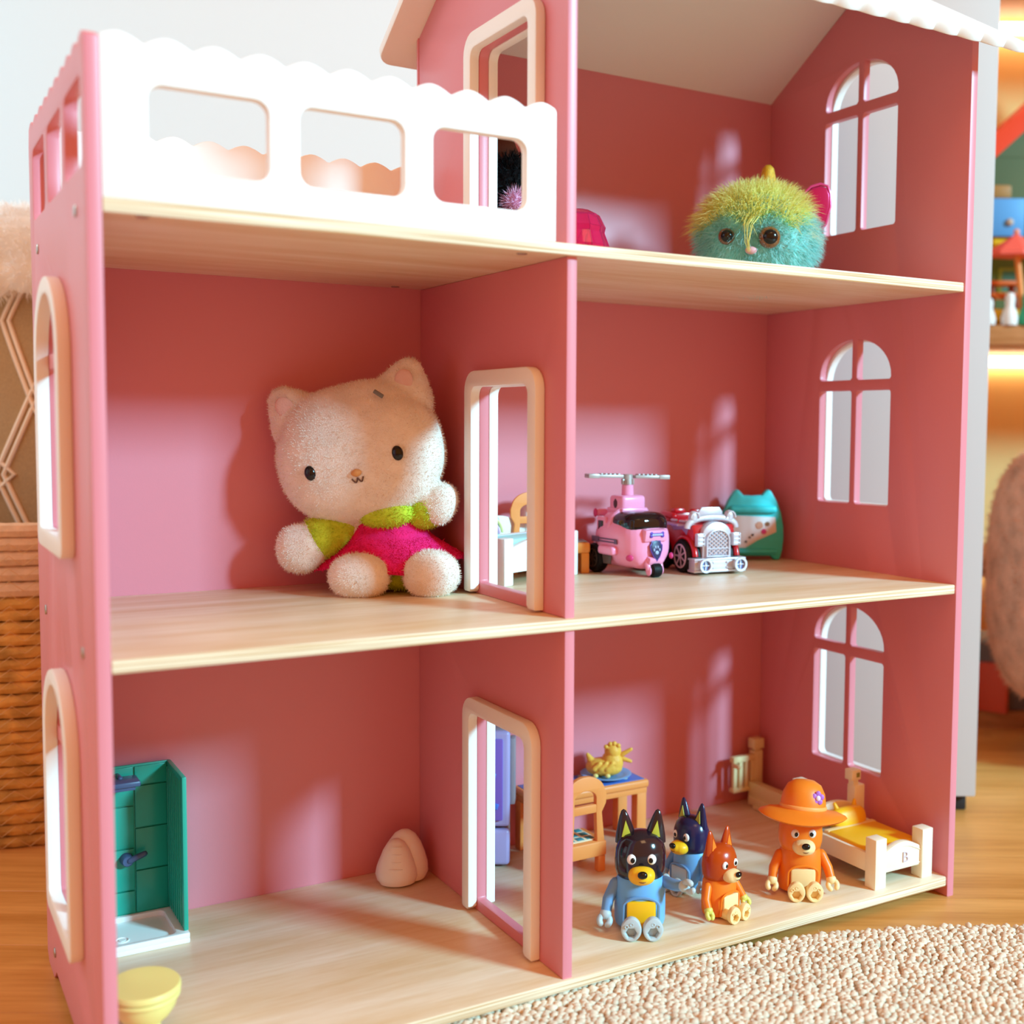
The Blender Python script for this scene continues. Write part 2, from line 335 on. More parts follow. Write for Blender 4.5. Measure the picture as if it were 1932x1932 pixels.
# dividers with doorways
def divider(z0, z1, yf, x, top=None):
    hole = rrect(0.0560, 0.1668, z0 + 0.0105, z0 + 0.1925, 0.008, rs=(0.003, 0.003, 0.009, 0.009))
    ol = [(yf, z0), (D, z0), (D, z1), (yf, z1)] if top is None else top
    d = HP('divider_panel', plate_mesh([ol, hole], T, 0.0012, MX(x, T)), PINK)
    y0, y1, zt = 0.0418, 0.1813, z0 + 0.2065; wd = 0.0147
    fo = [(y0, z0 + 0.0022), (y0 + wd - 0.003, z0 + 0.0022), (y0 + wd, z0 + 0.005)] + [(y0 + wd + 0.0085 * (1 - math.cos(t)), zt - wd - 0.0085 * (1 - math.sin(t))) for t in np.linspace(0, PI / 2, 5)] + \
         [(y1 - wd - 0.0085 * (1 - math.sin(t)), zt - wd - 0.0085 * (1 - math.cos(t))) for t in np.linspace(0, PI / 2, 5)] + [(y1 - wd, z0 + 0.005), (y1 - wd + 0.003, z0 + 0.0022), (y1 - 0.002, z0 + 0.0022), (y1, z0 + 0.004)] + \
         [(y1 - 0.019 * (1 - math.cos(t)), zt - 0.019 * (1 - math.sin(t))) for t in np.linspace(0, PI / 2, 7)] + [(y0 + 0.019 * (1 - math.sin(t)), zt - 0.019 * (1 - math.cos(t))) for t in np.linspace(0, PI / 2, 7)] + [(y0, z0 + 0.004)]
    for xx in (x - 0.0096, x + T + 0.0001): HP('door_frame', plate_mesh([fo], 0.0095, 0.0013, MX(xx, 0.0095)), WHITE, d)
    return d
divider(0.0, F2 - H, 0.0030, XD)
divider(F2, F3 - H, 0.0065, XD + 0.0018)
divider(F3, 0.9, 0.006, XD + 0.0005, gable(F3))
# balcony rails
ol = [(0.0, F3)] + [(0.3345, F3), (0.3345, 0.705)] + scal(0.0, 0.333, 0.0112, CREST, rev=True)
hh = [rrect(a, c, 0.6258, 0.6803, 0.0095) for a, c in ((0.0290, 0.1082), (0.1298, 0.2075), (0.2300, 0.3080))]
HP('balcony_rail', plate_mesh([ol] + hh, T, 0.0012, MY(0.0, T)), WHITE)
HP('balcony_rail', plate_mesh([ol] + hh, T, 0.0012, MY(0.2785, T)), WHITE)
# roof
sl = math.atan2(0.9375 - 0.8445, D - 0.1535); RX0, RX1 = XD - 0.030, W + 0.0385
def slab(side):
    L = 0.1535 / math.cos(sl) + (0.036 if side < 0 else 0.040)
    if side < 0:   # front slope, scalloped eave
        edge = [(x, -(L + AMP - AMP * (abs(((x - 0.8215) / PITCHS + 0.5) % 1.0 - 0.5) * 2) ** 1.7)) for x in np.linspace(RX0, RX1, 150)]
        ol = [(RX1, 0), (RX0, 0)] + edge
    else:
        ol = rrect(RX0, RX1, 0, L, 0.012, rs=(0.0005, 0.0005, 0.014, 0.014))
    m = Matrix.Translation((0, 0.1535, 0.9375)) @ Matrix.Rotation(-sl * side, 4, 'X') @ Matrix.Translation((0, 0, T / 2 + 0.0003))
    return HP('roof_panel', plate_mesh([ol], T, 0.0015, m), WHITE)
slab(-1); slab(1)
# ------------------------------------------------------------------ toys: soft toys
def local(u0, v0, s):
    return lambda u, v: ((u - u0) * s, (v0 - v) * s)
BLACK = mat('gloss_black', '0d0b0c', 0.15, 0.6)
def kitten():
    L = local(746.6, 1114.1, 0.0005016)
    t = thing('plush_kitten', 'white plush kitten doll sitting in a bright pink dress with lime green sleeves', 'plush toy', (0.288, 0.2236, F2), RY)
    fleece = mat('white_fleece', 'f1e6da', 0.95, 0.1, noise=0.06, nscale=60, bump=0.8, bscale=900); rose = mat('pink_fleece', 'e8266f', 0.9, 0.1, noise=0.12, nscale=120, bump=0.8, bscale=700); lime = mat('lime_fleece', 'c4d63c', 0.9, 0.1, noise=0.1, nscale=120, bump=0.8, bscale=700)
    b = B(); tilt = -math.radians(13.5); hx, hz = L(683, 852); hy = -0.004
    R = Matrix.Rotation(tilt, 3, 'Y')
    def H(x, y, z): v = R @ Vector((x, y, z)); return (hx + v.x, hy + v.y, hz + v.z)
    rot = (0, tilt, 0)
    sell(b, H(0, 0, -0.004), (0.0785, 0.046, 0.062), 2.3, rot, 40, 24)
    sell(b, H(0, 0.004, 0.012), (0.070, 0.038, 0.052), 2.6, rot, 32, 20)
    for sx in (-1, 1):   # ears: rounded triangles blending into the head
        for k, (dx, dz, rr) in enumerate(((0.047, 0.036, 0.031), (0.0545, 0.050, 0.0225), (0.0600, 0.0610, 0.0150))):
            sell(b, H(sx * dx, 0.004, dz), (rr, rr * 0.62, rr), 2.0, rot)
    cx, cz = L(728, 1010); sell(b, (cx, 0.012, cz), (0.034, 0.028, 0.046), 2.2)     # torso
    # limbs
    def limb(pts): tube(b, [p[:3] for p in pts], [p[3] for p in pts], 14)
    x, z = L(660, 985); hxx, hzz = L(577, 1031); limb([(x, 0.0, z, 0.016), ((x + hxx) / 2, -0.008, (z + hzz) / 2 + 0.002, 0.018), (hxx + 0.006, -0.014, hzz + 0.002, 0.0215)]); sell(b, (hxx - 0.001, -0.015, hzz - 0.001), (0.0225, 0.019, 0.0235), 2.2)
    x, z = L(790, 965); hxx, hzz = L(836, 948); limb([(x, 0.004, z, 0.014), (hxx - 0.006, -0.006, hzz, 0.0165)]); sell(b, (hxx - 0.001, -0.008, hzz), (0.0155, 0.015, 0.0205), 2.2, (0, 0.3, 0))
    for u, v, rx, rz, y in ((692, 1080, 0.0285, 0.0215, -0.034), (821, 1077, 0.0265, 0.0225, -0.026)):
        x, z = L(u, v); sell(b, (x, y, z + 0.0005), (rx, 0.026, rz), 2.15); limb([(x, y + 0.012, z - 0.002, 0.017), (x * 0.6 + cx * 0.4, 0.008, 0.0185, 0.0175)])
    bm = remesh(b, 0.0022, 8)
    body = obj('body', bm, fleece, t); fuzz('pile', body.data, 30000, 0.0026, 0.0003, fleece, body, 0.55)
    # dress
    b = B(); dx, dz = L(728, 1000)
    prof = []
    t2 = bmesh.new(); seg = 56; rings = []
    for k in range(9):
        f = k / 8; zz = L(0, 946)[1] + (L(0, 1072)[1] - L(0, 946)[1]) * f
        rad = 0.0350 + 0.006 * f + 0.0300 * max(0, (f - 0.45) / 0.55) ** 1.1
        ring = []
        for j in range(seg):
            a = 2 * PI * j / seg; fl = max(0, (f - 0.45) / 0.55); r = rad * (1 + 0.07 * fl * math.cos(7 * a + 0.6))
            cxx = L(728 + 8 * fl, 0)[0]
            ring.append(t2.verts.new((cxx + r * math.cos(a), 0.010 + r * 0.74 * math.sin(a) - 0.002 * fl, zz - (1 - f) ** 3 * 0.005 * max(0, -math.sin(a)) ** 1.5 + fl * (0.012 * max(0, math.cos(a) * 0.9) + 0.006 * max(0, -math.sin(a)) * math.cos(3 * a)))))
        rings.append(ring)
    for a, c in zip(rings, rings[1:]):
        for j in range(seg): t2.faces.new((a[j], a[(j + 1) % seg], c[(j + 1) % seg], c[j]))
    me = bpy.data.meshes.new('dress'); t2.to_mesh(me); t2.free(); o = link('dress', me, rose, t)
    so = o.modifiers.new('s', 'SOLIDIFY'); so.thickness = 0.003; so.offset = 1
    ss = o.modifiers.new('u', 'SUBSURF'); ss.levels = 1; ss.render_levels = 1
    fuzz('pile', me, 16000, 0.0032, 0.0005, rose, o, 0.8)
    # lime blouse: collar bib and sleeves
    b = B(); x, z = L(730, 957); sell(b, (x, -0.0130, z - 0.003), (0.0265, 0.0190, 0.0150), 2.2)
    x, z = L(735, 940); sell(b, (x, 0.006, z), (0.032, 0.026, 0.012), 2.2)
    x0, z0 = L(655, 980); x1, z1 = L(612, 1012); tube(b, [(x0, 0.0, z0), ((x0 + x1) / 2, -0.006, (z0 + z1) / 2), (x1, -0.011, z1)], [0.0175, 0.0205, 0.0215], 16)
    x0, z0 = L(785, 968); x1, z1 = L(812, 957); tube(b, [(x0, 0.004, z0), (x1, -0.003, z1)], [0.0165, 0.018], 16)
    x, z = L(758, 1085); sell(b, (x, -0.004, z), (0.020, 0.018, 0.013), 2.2)
    o = obj('blouse', remesh(b, 0.0018, 4), lime, t); fuzz('pile', o.data, 9000, 0.0030, 0.00045, lime, o, 0.8)
    # face
    def front(dx, dz, r):  # point on head front
        e = 2.35; yy = 0.046 * max(0.02, 1 - (abs(dx) / 0.0775) ** e - (abs(dz + 0.004) / 0.063) ** e) ** (1 / e); return H(dx, -yy - r, dz)
    for sx in (-1, 1):
        b = B(); sell(b, front(sx * 0.0405, -0.010, 0.0), (0.0052, 0.0032, 0.0068), 2, rot); obj('eye', b, BLACK, t)
    b = B(); sell(b, front(0.001, -0.019, 0.0005), (0.0050, 0.0034, 0.0036), 1.7, rot); obj('nose', b, mat('nose_tan', 'd99a5a', 0.7, bump=0.5, bscale=900), t)
    b = B()
    for sx in (-1, 1): ringsweep(b, [front(0.001 + sx * 0.0052 * q, -0.0235 - 0.0040 * math.sin(q * PI), 0.0004) for q in np.linspace(0, 1, 9)], 0.0007, 6)
    stuff_mouth = obj('mouth_stitch', b, mat('brown_thread', '6b4a3a', 0.8), t)
    for sx in (-1, 1):
        b = B(); sell(b, H(sx * 0.0565, -0.0100, 0.0545), (0.0085, 0.0022, 0.0105), 2.0, (0, tilt + sx * 0.35, 0)); obj('inner_ear', b, mat('ear_lining', 'e7bfb4', 0.9, bump=0.6, bscale=900), t)
    b = B(); x, z = L(735, 735); box(b, H(0.035, -0.0335, 0.046), (0.010, 0.002, 0.004), 0.0008, (0.35, tilt + 0.8, 0)); obj('stain', b, mat('grey_thread', '77716a', 0.9), t)
    b = B(); x0, z0 = L(639, 966); tube(b, [(x0, -0.0205, z0 + 0.001), (x0 + 0.001, -0.0215, z0 - 0.004), (x0 + 0.004, -0.022, z0 - 0.008), (x0 + 0.003, -0.0225, z0 - 0.011)], 0.0006, 6); obj('loose_thread', b, mat('white_thread', 'f2efe9', 0.8), t)
kitten()
def furball():
    L = local(1420.6, 543.5, 0.0005544)
    t = thing('plush_unicorn', 'round shaggy teal and yellow plush with a gold horn and a pink foil ear', 'plush toy', (0.66, 0.16, F3), RY)
    teal = furmat('teal_fur', 'bdf0ea', 0.2); yel = furmat('yellow_fur', 'fff3a2', 0.06); pale = furmat('pale_fur', 'fdfbe6', 0.05)
    b = B(); sell(b, (0.004, 0.0, 0.051), (0.060, 0.048, 0.049), 2.1, None, 40, 26); body = obj('body', b, teal, t)
    fuzz('teal_fur', body.data, 15000, 0.013, 0.0004, teal, body, 0.55, comb=(0.1, -0.25, -0.25), keep=lambda p: (p[:, 2] < 0.068 + 0.005 * np.sin(p[:, 0] * 160)), segs=2, curl=0.10)
    fuzz('yellow_fur', body.data, 16000, 0.022, 0.0004, yel, body, 0.5, comb=(0.0, -0.35, 0.05), keep=lambda p: (p[:, 2] > 0.062 + 0.006 * np.sin(p[:, 0] * 140)) & (p[:, 0] < 0.052), segs=2, curl=0.25)
    fuzz('pale_fur', body.data, 7000, 0.012, 0.00035, pale, body, 0.6, comb=(0.5, -0.1, -0.05), keep=lambda p: (p[:, 0] > 0.045) & (p[:, 2] > 0.045), segs=2, curl=0.2)
    b = B(); prof = [(0.0, 0.034), (0.003, 0.0335), (0.0062, 0.030), (0.0078, 0.022), (0.0092, 0.012), (0.0108, 0.0)]
    lathe(b, prof, 20, (0.0145, 0.006, 0.094)); horn = obj('horn', b, mat('gold_glitter', 'e0a512', 0.35, 0.8, metal=0.25, noise=0.3, nscale=900, bump=0.8, bscale=1200), t)
    foil = mat('pink_foil', 'c81e5e', 0.22, 0.8, metal=0.45)
    ol = [(-0.0125, -0.018), (0.002, -0.024), (0.0085, -0.014), (0.0125, 0.002), (0.0125, 0.014), (0.0095, 0.0215), (0.003, 0.0235), (-0.006, 0.021), (-0.0135, 0.014)]
    for sx, x0 in ((1, 0.0585),):
        b = plate_mesh([[(p[0] * sx, p[1]) for p in ol][::sx]], 0.005, 0.002, Matrix.Rotation(PI / 2, 4, 'X')); bmesh.ops.subdivide_edges(b, edges=[], cuts=0)
        ear = obj('ear', b, foil, t); ear.location = (x0 + 0.006, -0.004, 0.0815)
        q = B(); ringsweep(q, [(p[0] * sx * 1.08, 0, p[1] * 1.08) for p in ol], 0.0016, 8, closed=True); e2 = obj('ear_piping', q, mat('pink_piping', 'e0457f', 0.3, 0.6, metal=0.3), ear)
    for (u, v, r) in ((1437, 464, 0.0112), (1361, 460, 0.0085)):
        x, z = L(u, v); dx = x - 0.004; y = -0.048 * math.sqrt(max(0, 1 - (dx / 0.06) ** 2 - ((z - 0.051) / 0.049) ** 2)) - 0.006
        b = B(); sell(b, (x, y, z), (r, r * 0.7, r)); e = obj('eye', b, mat('amber_glitter', '7a4416', 0.2, 0.7, coat=1.0, noise=0.5, nscale=900), t)
        b = B(); sell(b, (x, y - 0.0022, z), (r * 0.78, r * 0.62, r * 0.78)); obj('pupil', b, BLACK, e)
    b = B()
    for k in range(12):
        a = k / 12; x0_, z0_ = L(1398 + 26 * a + random.uniform(-4, 4), 424 + random.uniform(-5, 5)); x1_, z1_ = L(1390 + 8 * a + random.uniform(-3, 3), 470 + random.uniform(-8, 8)); x2_, z2_ = L(1396 + 6 * a, 492 + random.uniform(-6, 4))
        ringsweep(b, [(x0_, -0.050, z0_), ((x0_ + x1_) / 2 - 0.003, -0.062, (z0_ + z1_) / 2 + 0.002), (x1_, -0.0615, z1_), (x2_, -0.0585, z2_)], [0.00035, 0.00035, 0.0003, 0.00012], 3)
    stuff(obj('forelock', b, yel, t))
    b = B(); x, z = L(1404, 487); sell(b, (x, -0.053, z), (0.006, 0.004, 0.004)); obj('nose', b, mat('pink_nose', 'e0a6a8', 0.6), t)
furball()
def blackplush():
    t = thing('plush_black_animal', 'black shaggy plush with a brown ear and pink tuft behind the upper doorway', 'plush toy', (0.415, 0.235, F3), RY)
    blk = mat('black_fur', '08080b', 0.7, 0.3)
    b = B(); sell(b, (0, 0, 0.060), (0.040, 0.035, 0.058), 2.2, None, 32, 22); body = obj('body', b, blk, t); fuzz('black_fur', body.data, 9000, 0.010, 0.0004, blk, body, 0.6, segs=2, curl=0.1)
    b = B(); lathe(b, [(0.020, 0), (0.019, 0.014), (0.013, 0.03), (0.006, 0.04), (0, 0.043)], 20, (-0.012, 0.0, 0.108), None, 1.0, 0.5); obj('ear', b, mat('brown_felt', '5a2f1a', 0.9, bump=0.5), t)
    b = B(); sell(b, (0.006, -0.034, 0.068), (0.010, 0.008, 0.010)); m = mat('pink_tuft', 'f3c2dc', 0.8); tf = obj('tuft', b, m, t); fuzz('tuft_fur', tf.data, 900, 0.009, 0.0004, m, tf, 0.5, segs=2)
blackplush()
b = B()
t = thing('gem_cup', 'small clear pink faceted plastic cup on the top floor beside the divider', 'cup', (0.428, 0.13, F3), RY)
gem = mat('pink_clear_plastic', 'ff3d86', 0.06, 0.5, trans=0.8, ior=1.35)
rings = []; prof = [(0.0255, 0.0), (0.0292, 0.013), (0.030, 0.02), (0.0255, 0.032), (0.0265, 0.037), (0.021, 0.048), (0.012, 0.0525), (0.0, 0.0535)]
q = bmesh.new(); sg = 36
for r, z in prof[:-1]: rings.append([q.verts.new((r * (1 + 0.035 * math.cos(12 * 2 * PI * k / sg)) * math.cos(2 * PI * k / sg), r * (1 + 0.035 * math.cos(12 * 2 * PI * k / sg)) * math.sin(2 * PI * k / sg), z)) for k in range(sg)])
for a, c in zip(rings, rings[1:]):
    for k in range(sg): q.faces.new((a[k], a[(k + 1) % sg], c[(k + 1) % sg], c[k]))
tp = q.verts.new((0, 0, prof[-1][1]))
for k in range(sg): q.faces.new((rings[-1][k], rings[-1][(k + 1) % sg], tp))
o = obj('cup_shell', q, gem, t, ang=15); so = o.modifiers.new('s', 'SOLIDIFY'); so.thickness = 0.0022; so.offset = -1
b = B()
for k in range(9):
    a = k * 0.7; tube(b, [(0.014 * math.cos(a), 0.014 * math.sin(a), 0.006 + 0.002 * k), (0.012 * math.cos(a + 0.5), 0.012 * math.sin(a + 0.5), 0.018 + 0.002 * k)], 0.0028, 8)
obj('pink_beads', b, mat('pink_beads', 'e2386f', 0.2), t)
# ------------------------------------------------------------------ toys: vehicles
TYRE = mat('tyre_rubber', '141314', 0.55, 0.3)
def wheel(parent, c, r, wd, axis_rz, hub, spokes=7, hubr=0.66):
    """tyre with a spoked hub; axle along local X turned by axis_rz"""
    b = B(); lathe(b, [(r * 0.62, -wd / 2), (r * 0.93, -wd / 2), (r, -wd * 0.32), (r, wd * 0.32), (r * 0.93, wd / 2), (r * 0.62, wd / 2)], 32, rot=(0, PI / 2, 0))
    for k in range(28):
        a = 2 * PI * k / 28; box(b, (0, r * 1.0 * math.cos(a), r * 1.0 * math.sin(a)), (wd * 0.7, r * 0.07, r * 0.05), 0, (a, 0, 0))
    o = obj('wheel', b, TYRE, parent); o.location = c; o.rotation_euler = (0, 0, axis_rz)
    for s in (-1, 1):
        b = B(); x = s * wd * 0.48
        lathe(b, [(r * hubr, -0.0006), (r * hubr, 0.0008), (r * hubr * 0.88, 0.0012), (r * hubr * 0.86, -0.0006)], 28, (x, 0, 0), (0, PI / 2 * s, 0))
        for k in range(spokes):
            a = 2 * PI * k / spokes; box(b, (x, r * hubr * 0.5 * math.cos(a), r * hubr * 0.5 * math.sin(a)), (0.0016, r * hubr * 0.9, r * 0.10), 0.0003, (a, 0, 0))
        cyl(b, (x - s * 0.0012, 0, 0), (x + s * 0.0014, 0, 0), r * 0.17, seg=14)
        cyl(b, (x - s * 0.0020, 0, 0), (x - s * 0.0016, 0, 0), r * hubr * 0.9, seg=20)
        obj('hub', b, hub, o)
    return o
def shield_ol(w_, h): return [(0, -h), (w_ * 0.55, -h * 0.55), (w_ * 0.92, 0.0), (w_, h * 0.45), (w_ * 0.75, h * 0.62), (w_ * 0.72, h * 0.85), (0, h), (-w_ * 0.72, h * 0.85), (-w_ * 0.75, h * 0.62), (-w_, h * 0.45), (-w_ * 0.92, 0), (-w_ * 0.55, -h * 0.55)]
def copter():
    th = math.radians(34)
    t = thing('toy_helicopter', 'pink toy helicopter on three wheels with a grey rotor and dark windshield', 'toy vehicle', (0.560, 0.232, F2), RY + th)
    P = mat('pink_plastic', 'f79fc4', 0.28, 0.5, sss=0.1); G = mat('silver_plastic', 'b5aca8', 0.35, 0.5, metal=0.3); DG = mat('purple_grey_print', '6b4f6e', 0.5); HUB = mat('dark_hub', '3a2b22', 0.4); GL = mat('smoked_glass', '0c0d11', 0.06, 0.8)
    DP = mat('deep_pink', 'd8407e', 0.4)
    # own frame: forward = -Y, up = Z
    b = B(); sell(b, (0, 0.001, 0.0345), (0.0315, 0.0415, 0.0275), 3.0, None, 40, 24); sell(b, (0, 0.005, 0.050), (0.0262, 0.0300, 0.0185), 2.8, None, 36, 20); sell(b, (0, -0.022, 0.0235), (0.0235, 0.0175, 0.0165), 2.6)
    hull = obj('hull', remesh(b, 0.0013, 5), P, t)
    b = B(); box(b, (0, 0.010, 0.0745), (0.031, 0.026, 0.0175), 0.004, seg=3); box(b, (0, 0.010, 0.0672), (0.034, 0.030, 0.006), 0.002); obj('roof_housing', b, P, t)
    b = B(); cyl(b, (0, 0.010, 0.082), (0, 0.010, 0.0945), 0.0066, 0.0062, 24, 0.0006); obj('mast', b, P, t)
    rt = B(); cyl(rt, (0, 0.010, 0.094), (0, 0.010, 0.1055), 0.0060, 0.0052, 20, 0.0006)
    for k in range(6): box(rt, (0.0058 * math.cos(k * PI / 3), 0.010 + 0.0058 * math.sin(k * PI / 3), 0.0975), (0.003, 0.003, 0.006), 0.0006, (0, 0, k * PI / 3))
    rotor = obj('rotor_hub', rt, G, t)
    for s in (-1, 1):
        b = B(); box(b, (s * 0.0275, 0, 0), (0.041, 0.0115, 0.0034), 0.0008); box(b, (s * 0.0415, 0, 0), (0.0130, 0.0128, 0.0046), 0.0008)
        for k in range(5): box(b, (s * (0.012 + 0.005 * k), 0, 0.0022), (0.0026, 0.008, 0.0016), 0.0004)
        bl = obj('rotor_blade', b, G, rotor); bl.location = (0, 0.010, 0.1030); bl.rotation_euler = (0, 0.025, -th + 0.42)
    b = B(); sell(b, (0, -0.0120, 0.0530), (0.0268, 0.0250, 0.0146), 3.2, None, 36, 20); obj('windshield', b, GL, t)
    b = B(); ringsweep(b, [(0.0272 * abs(math.cos(a)) ** 0.7 * (1 if math.cos(a) > 0 else -1), 0.0045 - 0.004 * math.sin(a), 0.0430 + 0.0262 * math.sin(a) ** 0.8) for a in np.linspace(0.02, PI - 0.02, 24)], 0.0030, 8); obj('windshield_rim', b, P, t)
    b = B(); box(b, (0, -0.0385, 0.0440), (0.029, 0.010, 0.0125), 0.0018, (0.18, 0, 0)); con = obj('nose_console', b, P, t)
    b = B(); box(b, (0, -0.0438, 0.0448), (0.013, 0.0012, 0.0036), 0.0004, (0.18, 0, 0))
    for sx in (-1, 1):
        for dz in (-0.0014, 0.0014): sell(b, (sx * 0.0072, -0.0438, 0.0448 + dz), (0.0022, 0.0009, 0.0019))
    bone = obj('bone_nameplate', b, mat('violet_print', '5a3aa8', 0.4), con)
    b = B()
    for k in range(8): box(b, (-0.0058 + k * 0.00165, -0.0446, 0.0448), (0.0011, 0.0006, 0.0019), 0, (0.18, 0, 0.0))
    obj('nameplate_print', b, mat('pale_blue_print', 'c9dcf6', 0.4), con)
    bd = obj('badge', plate_mesh([shield_ol(0.0098, 0.0140)], 0.0012, 0.0004, Matrix.Rotation(PI / 2, 4, 'X')), mat('violet_edge', '5b3d9a', 0.4), t); bd.scale = (0.84, 1, 0.84); bd.location = (0.0, -0.0430, 0.0285); bd.rotation_euler = (-0.12, 0, 0)
    bi = obj('badge_field', plate_mesh([shield_ol(0.0084, 0.0122)], 0.0010, 0.0003, Matrix.Rotation(PI / 2, 4, 'X')), mat('navy_print', '2a2550', 0.4), bd); bi.location = (0, -0.0006, 0)
    b = B(); sell(b, (0, -0.0012, -0.003), (0.0028, 0.0005, 0.0024))
    for sx, dz in ((-0.0042, 0.0005), (-0.0018, 0.0038), (0.0018, 0.0038), (0.0042, 0.0005)): sell(b, (sx, -0.0012, dz), (0.0013, 0.0005, 0.0019))
    obj('badge_paw', b, mat('blue_grey_print', '9aa6c8', 0.4), bd)
    # side details on both flanks
    for s in (-1, 1):
        b = B(); box(b, (s * 0.0330, -0.0020, 0.0265), (0.010, 0.028, 0.0095), 0.0035, seg=3); obj('side_pod', b, P, t)
        b = B(); box(b, (s * 0.0262, 0.019, 0.0500), (0.004, 0.017, 0.0210), 0.002); wn = obj('side_window_frame', b, P, t)
        b = B(); box(b, (s * 0.0280, 0.019, 0.0500), (0.0014, 0.0095, 0.0125), 0.0005); obj('side_window', b, GL, wn)
        b = B(); box(b, (s * 0.0318, 0.024, 0.0365), (0.0014, 0.012, 0.0060), 0.0003)
        box(b, (s * 0.0318, 0.003, 0.0380), (0.0010, 0.036, 0.0014), 0.0002, (0.0, 0, 0)); box(b, (s * 0.0318, 0.003, 0.0350), (0.0010, 0.040, 0.0014), 0.0002); box(b, (s * 0.0316, -0.014, 0.0360), (0.0013, 0.0045, 0.0048), 0.0003); obj('belt_stripe', b, DG, t)
        b = B(); q = plate_mesh([[(-0.0085, 0.0042), (0.0085, 0.0042), (0.0060, -0.0048), (-0.0066, -0.0048)]], 0.0014, 0.0004, MX(s * 0.0314 - 0.0007, 0.0014) @ Matrix.Translation((0.002, 0.0165, 0))); obj('step_grille', q, mat('brown_grey', '5d4a44', 0.5), t)
        b = B(); sell(b, (s * 0.0270, -0.0330, 0.0205), (0.0022, 0.0044, 0.0034), 2, (0, 0, -s * 0.5)); obj('lamp_recess', b, DP, t)
        q = plate_mesh([[(0, 0.0052), (0.003, 0.002), (0.003, -0.002), (0, -0.0058), (-0.003, -0.002), (-0.003, 0.002)]], 0.0010, 0.0003, MX(s * 0.0158 - 0.0005, 0.001) @ Matrix.Translation((0.010, 0.0745, 0))); obj('vent', q, mat('vent_print', '4a2330', 0.5), t)
        wheel(t, (s * 0.0275, 0.0270, 0.0158), 0.0152, 0.0115, 0, HUB)
    # tail fin with small fan
    b = B(); box(b, (0, 0.047, 0.046), (0.006, 0.016, 0.020), 0.0022); tube(b, [(-0.010, 0.051, 0.062), (0.010, 0.051, 0.062)], 0.0042, 12); obj('tail_fin', b, P, t)
    b = B(); sell(b, (-0.0138, 0.051, 0.062), (0.0016, 0.0036, 0.0050)); obj('tail_cap', b, DP, t)
    # front fork and wheel
    b = B(); box(b, (0, -0.0375, 0.0185), (0.0185, 0.0135, 0.0080), 0.002, (0.35, 0, 0))
    for s in (-1, 1): tube(b, [(s * 0.0078, -0.037, 0.017), (s * 0.0080, -0.0405, 0.0085)], [0.0036, 0.0030], 12); sell(b, (s * 0.0078, -0.0405, 0.0070), (0.0020, 0.0046, 0.0052))
    obj('front_fork', b, P, t)
    wheel(t, (0, -0.0410, 0.0076), 0.0074, 0.0100, 0, HUB, 5)
copter()
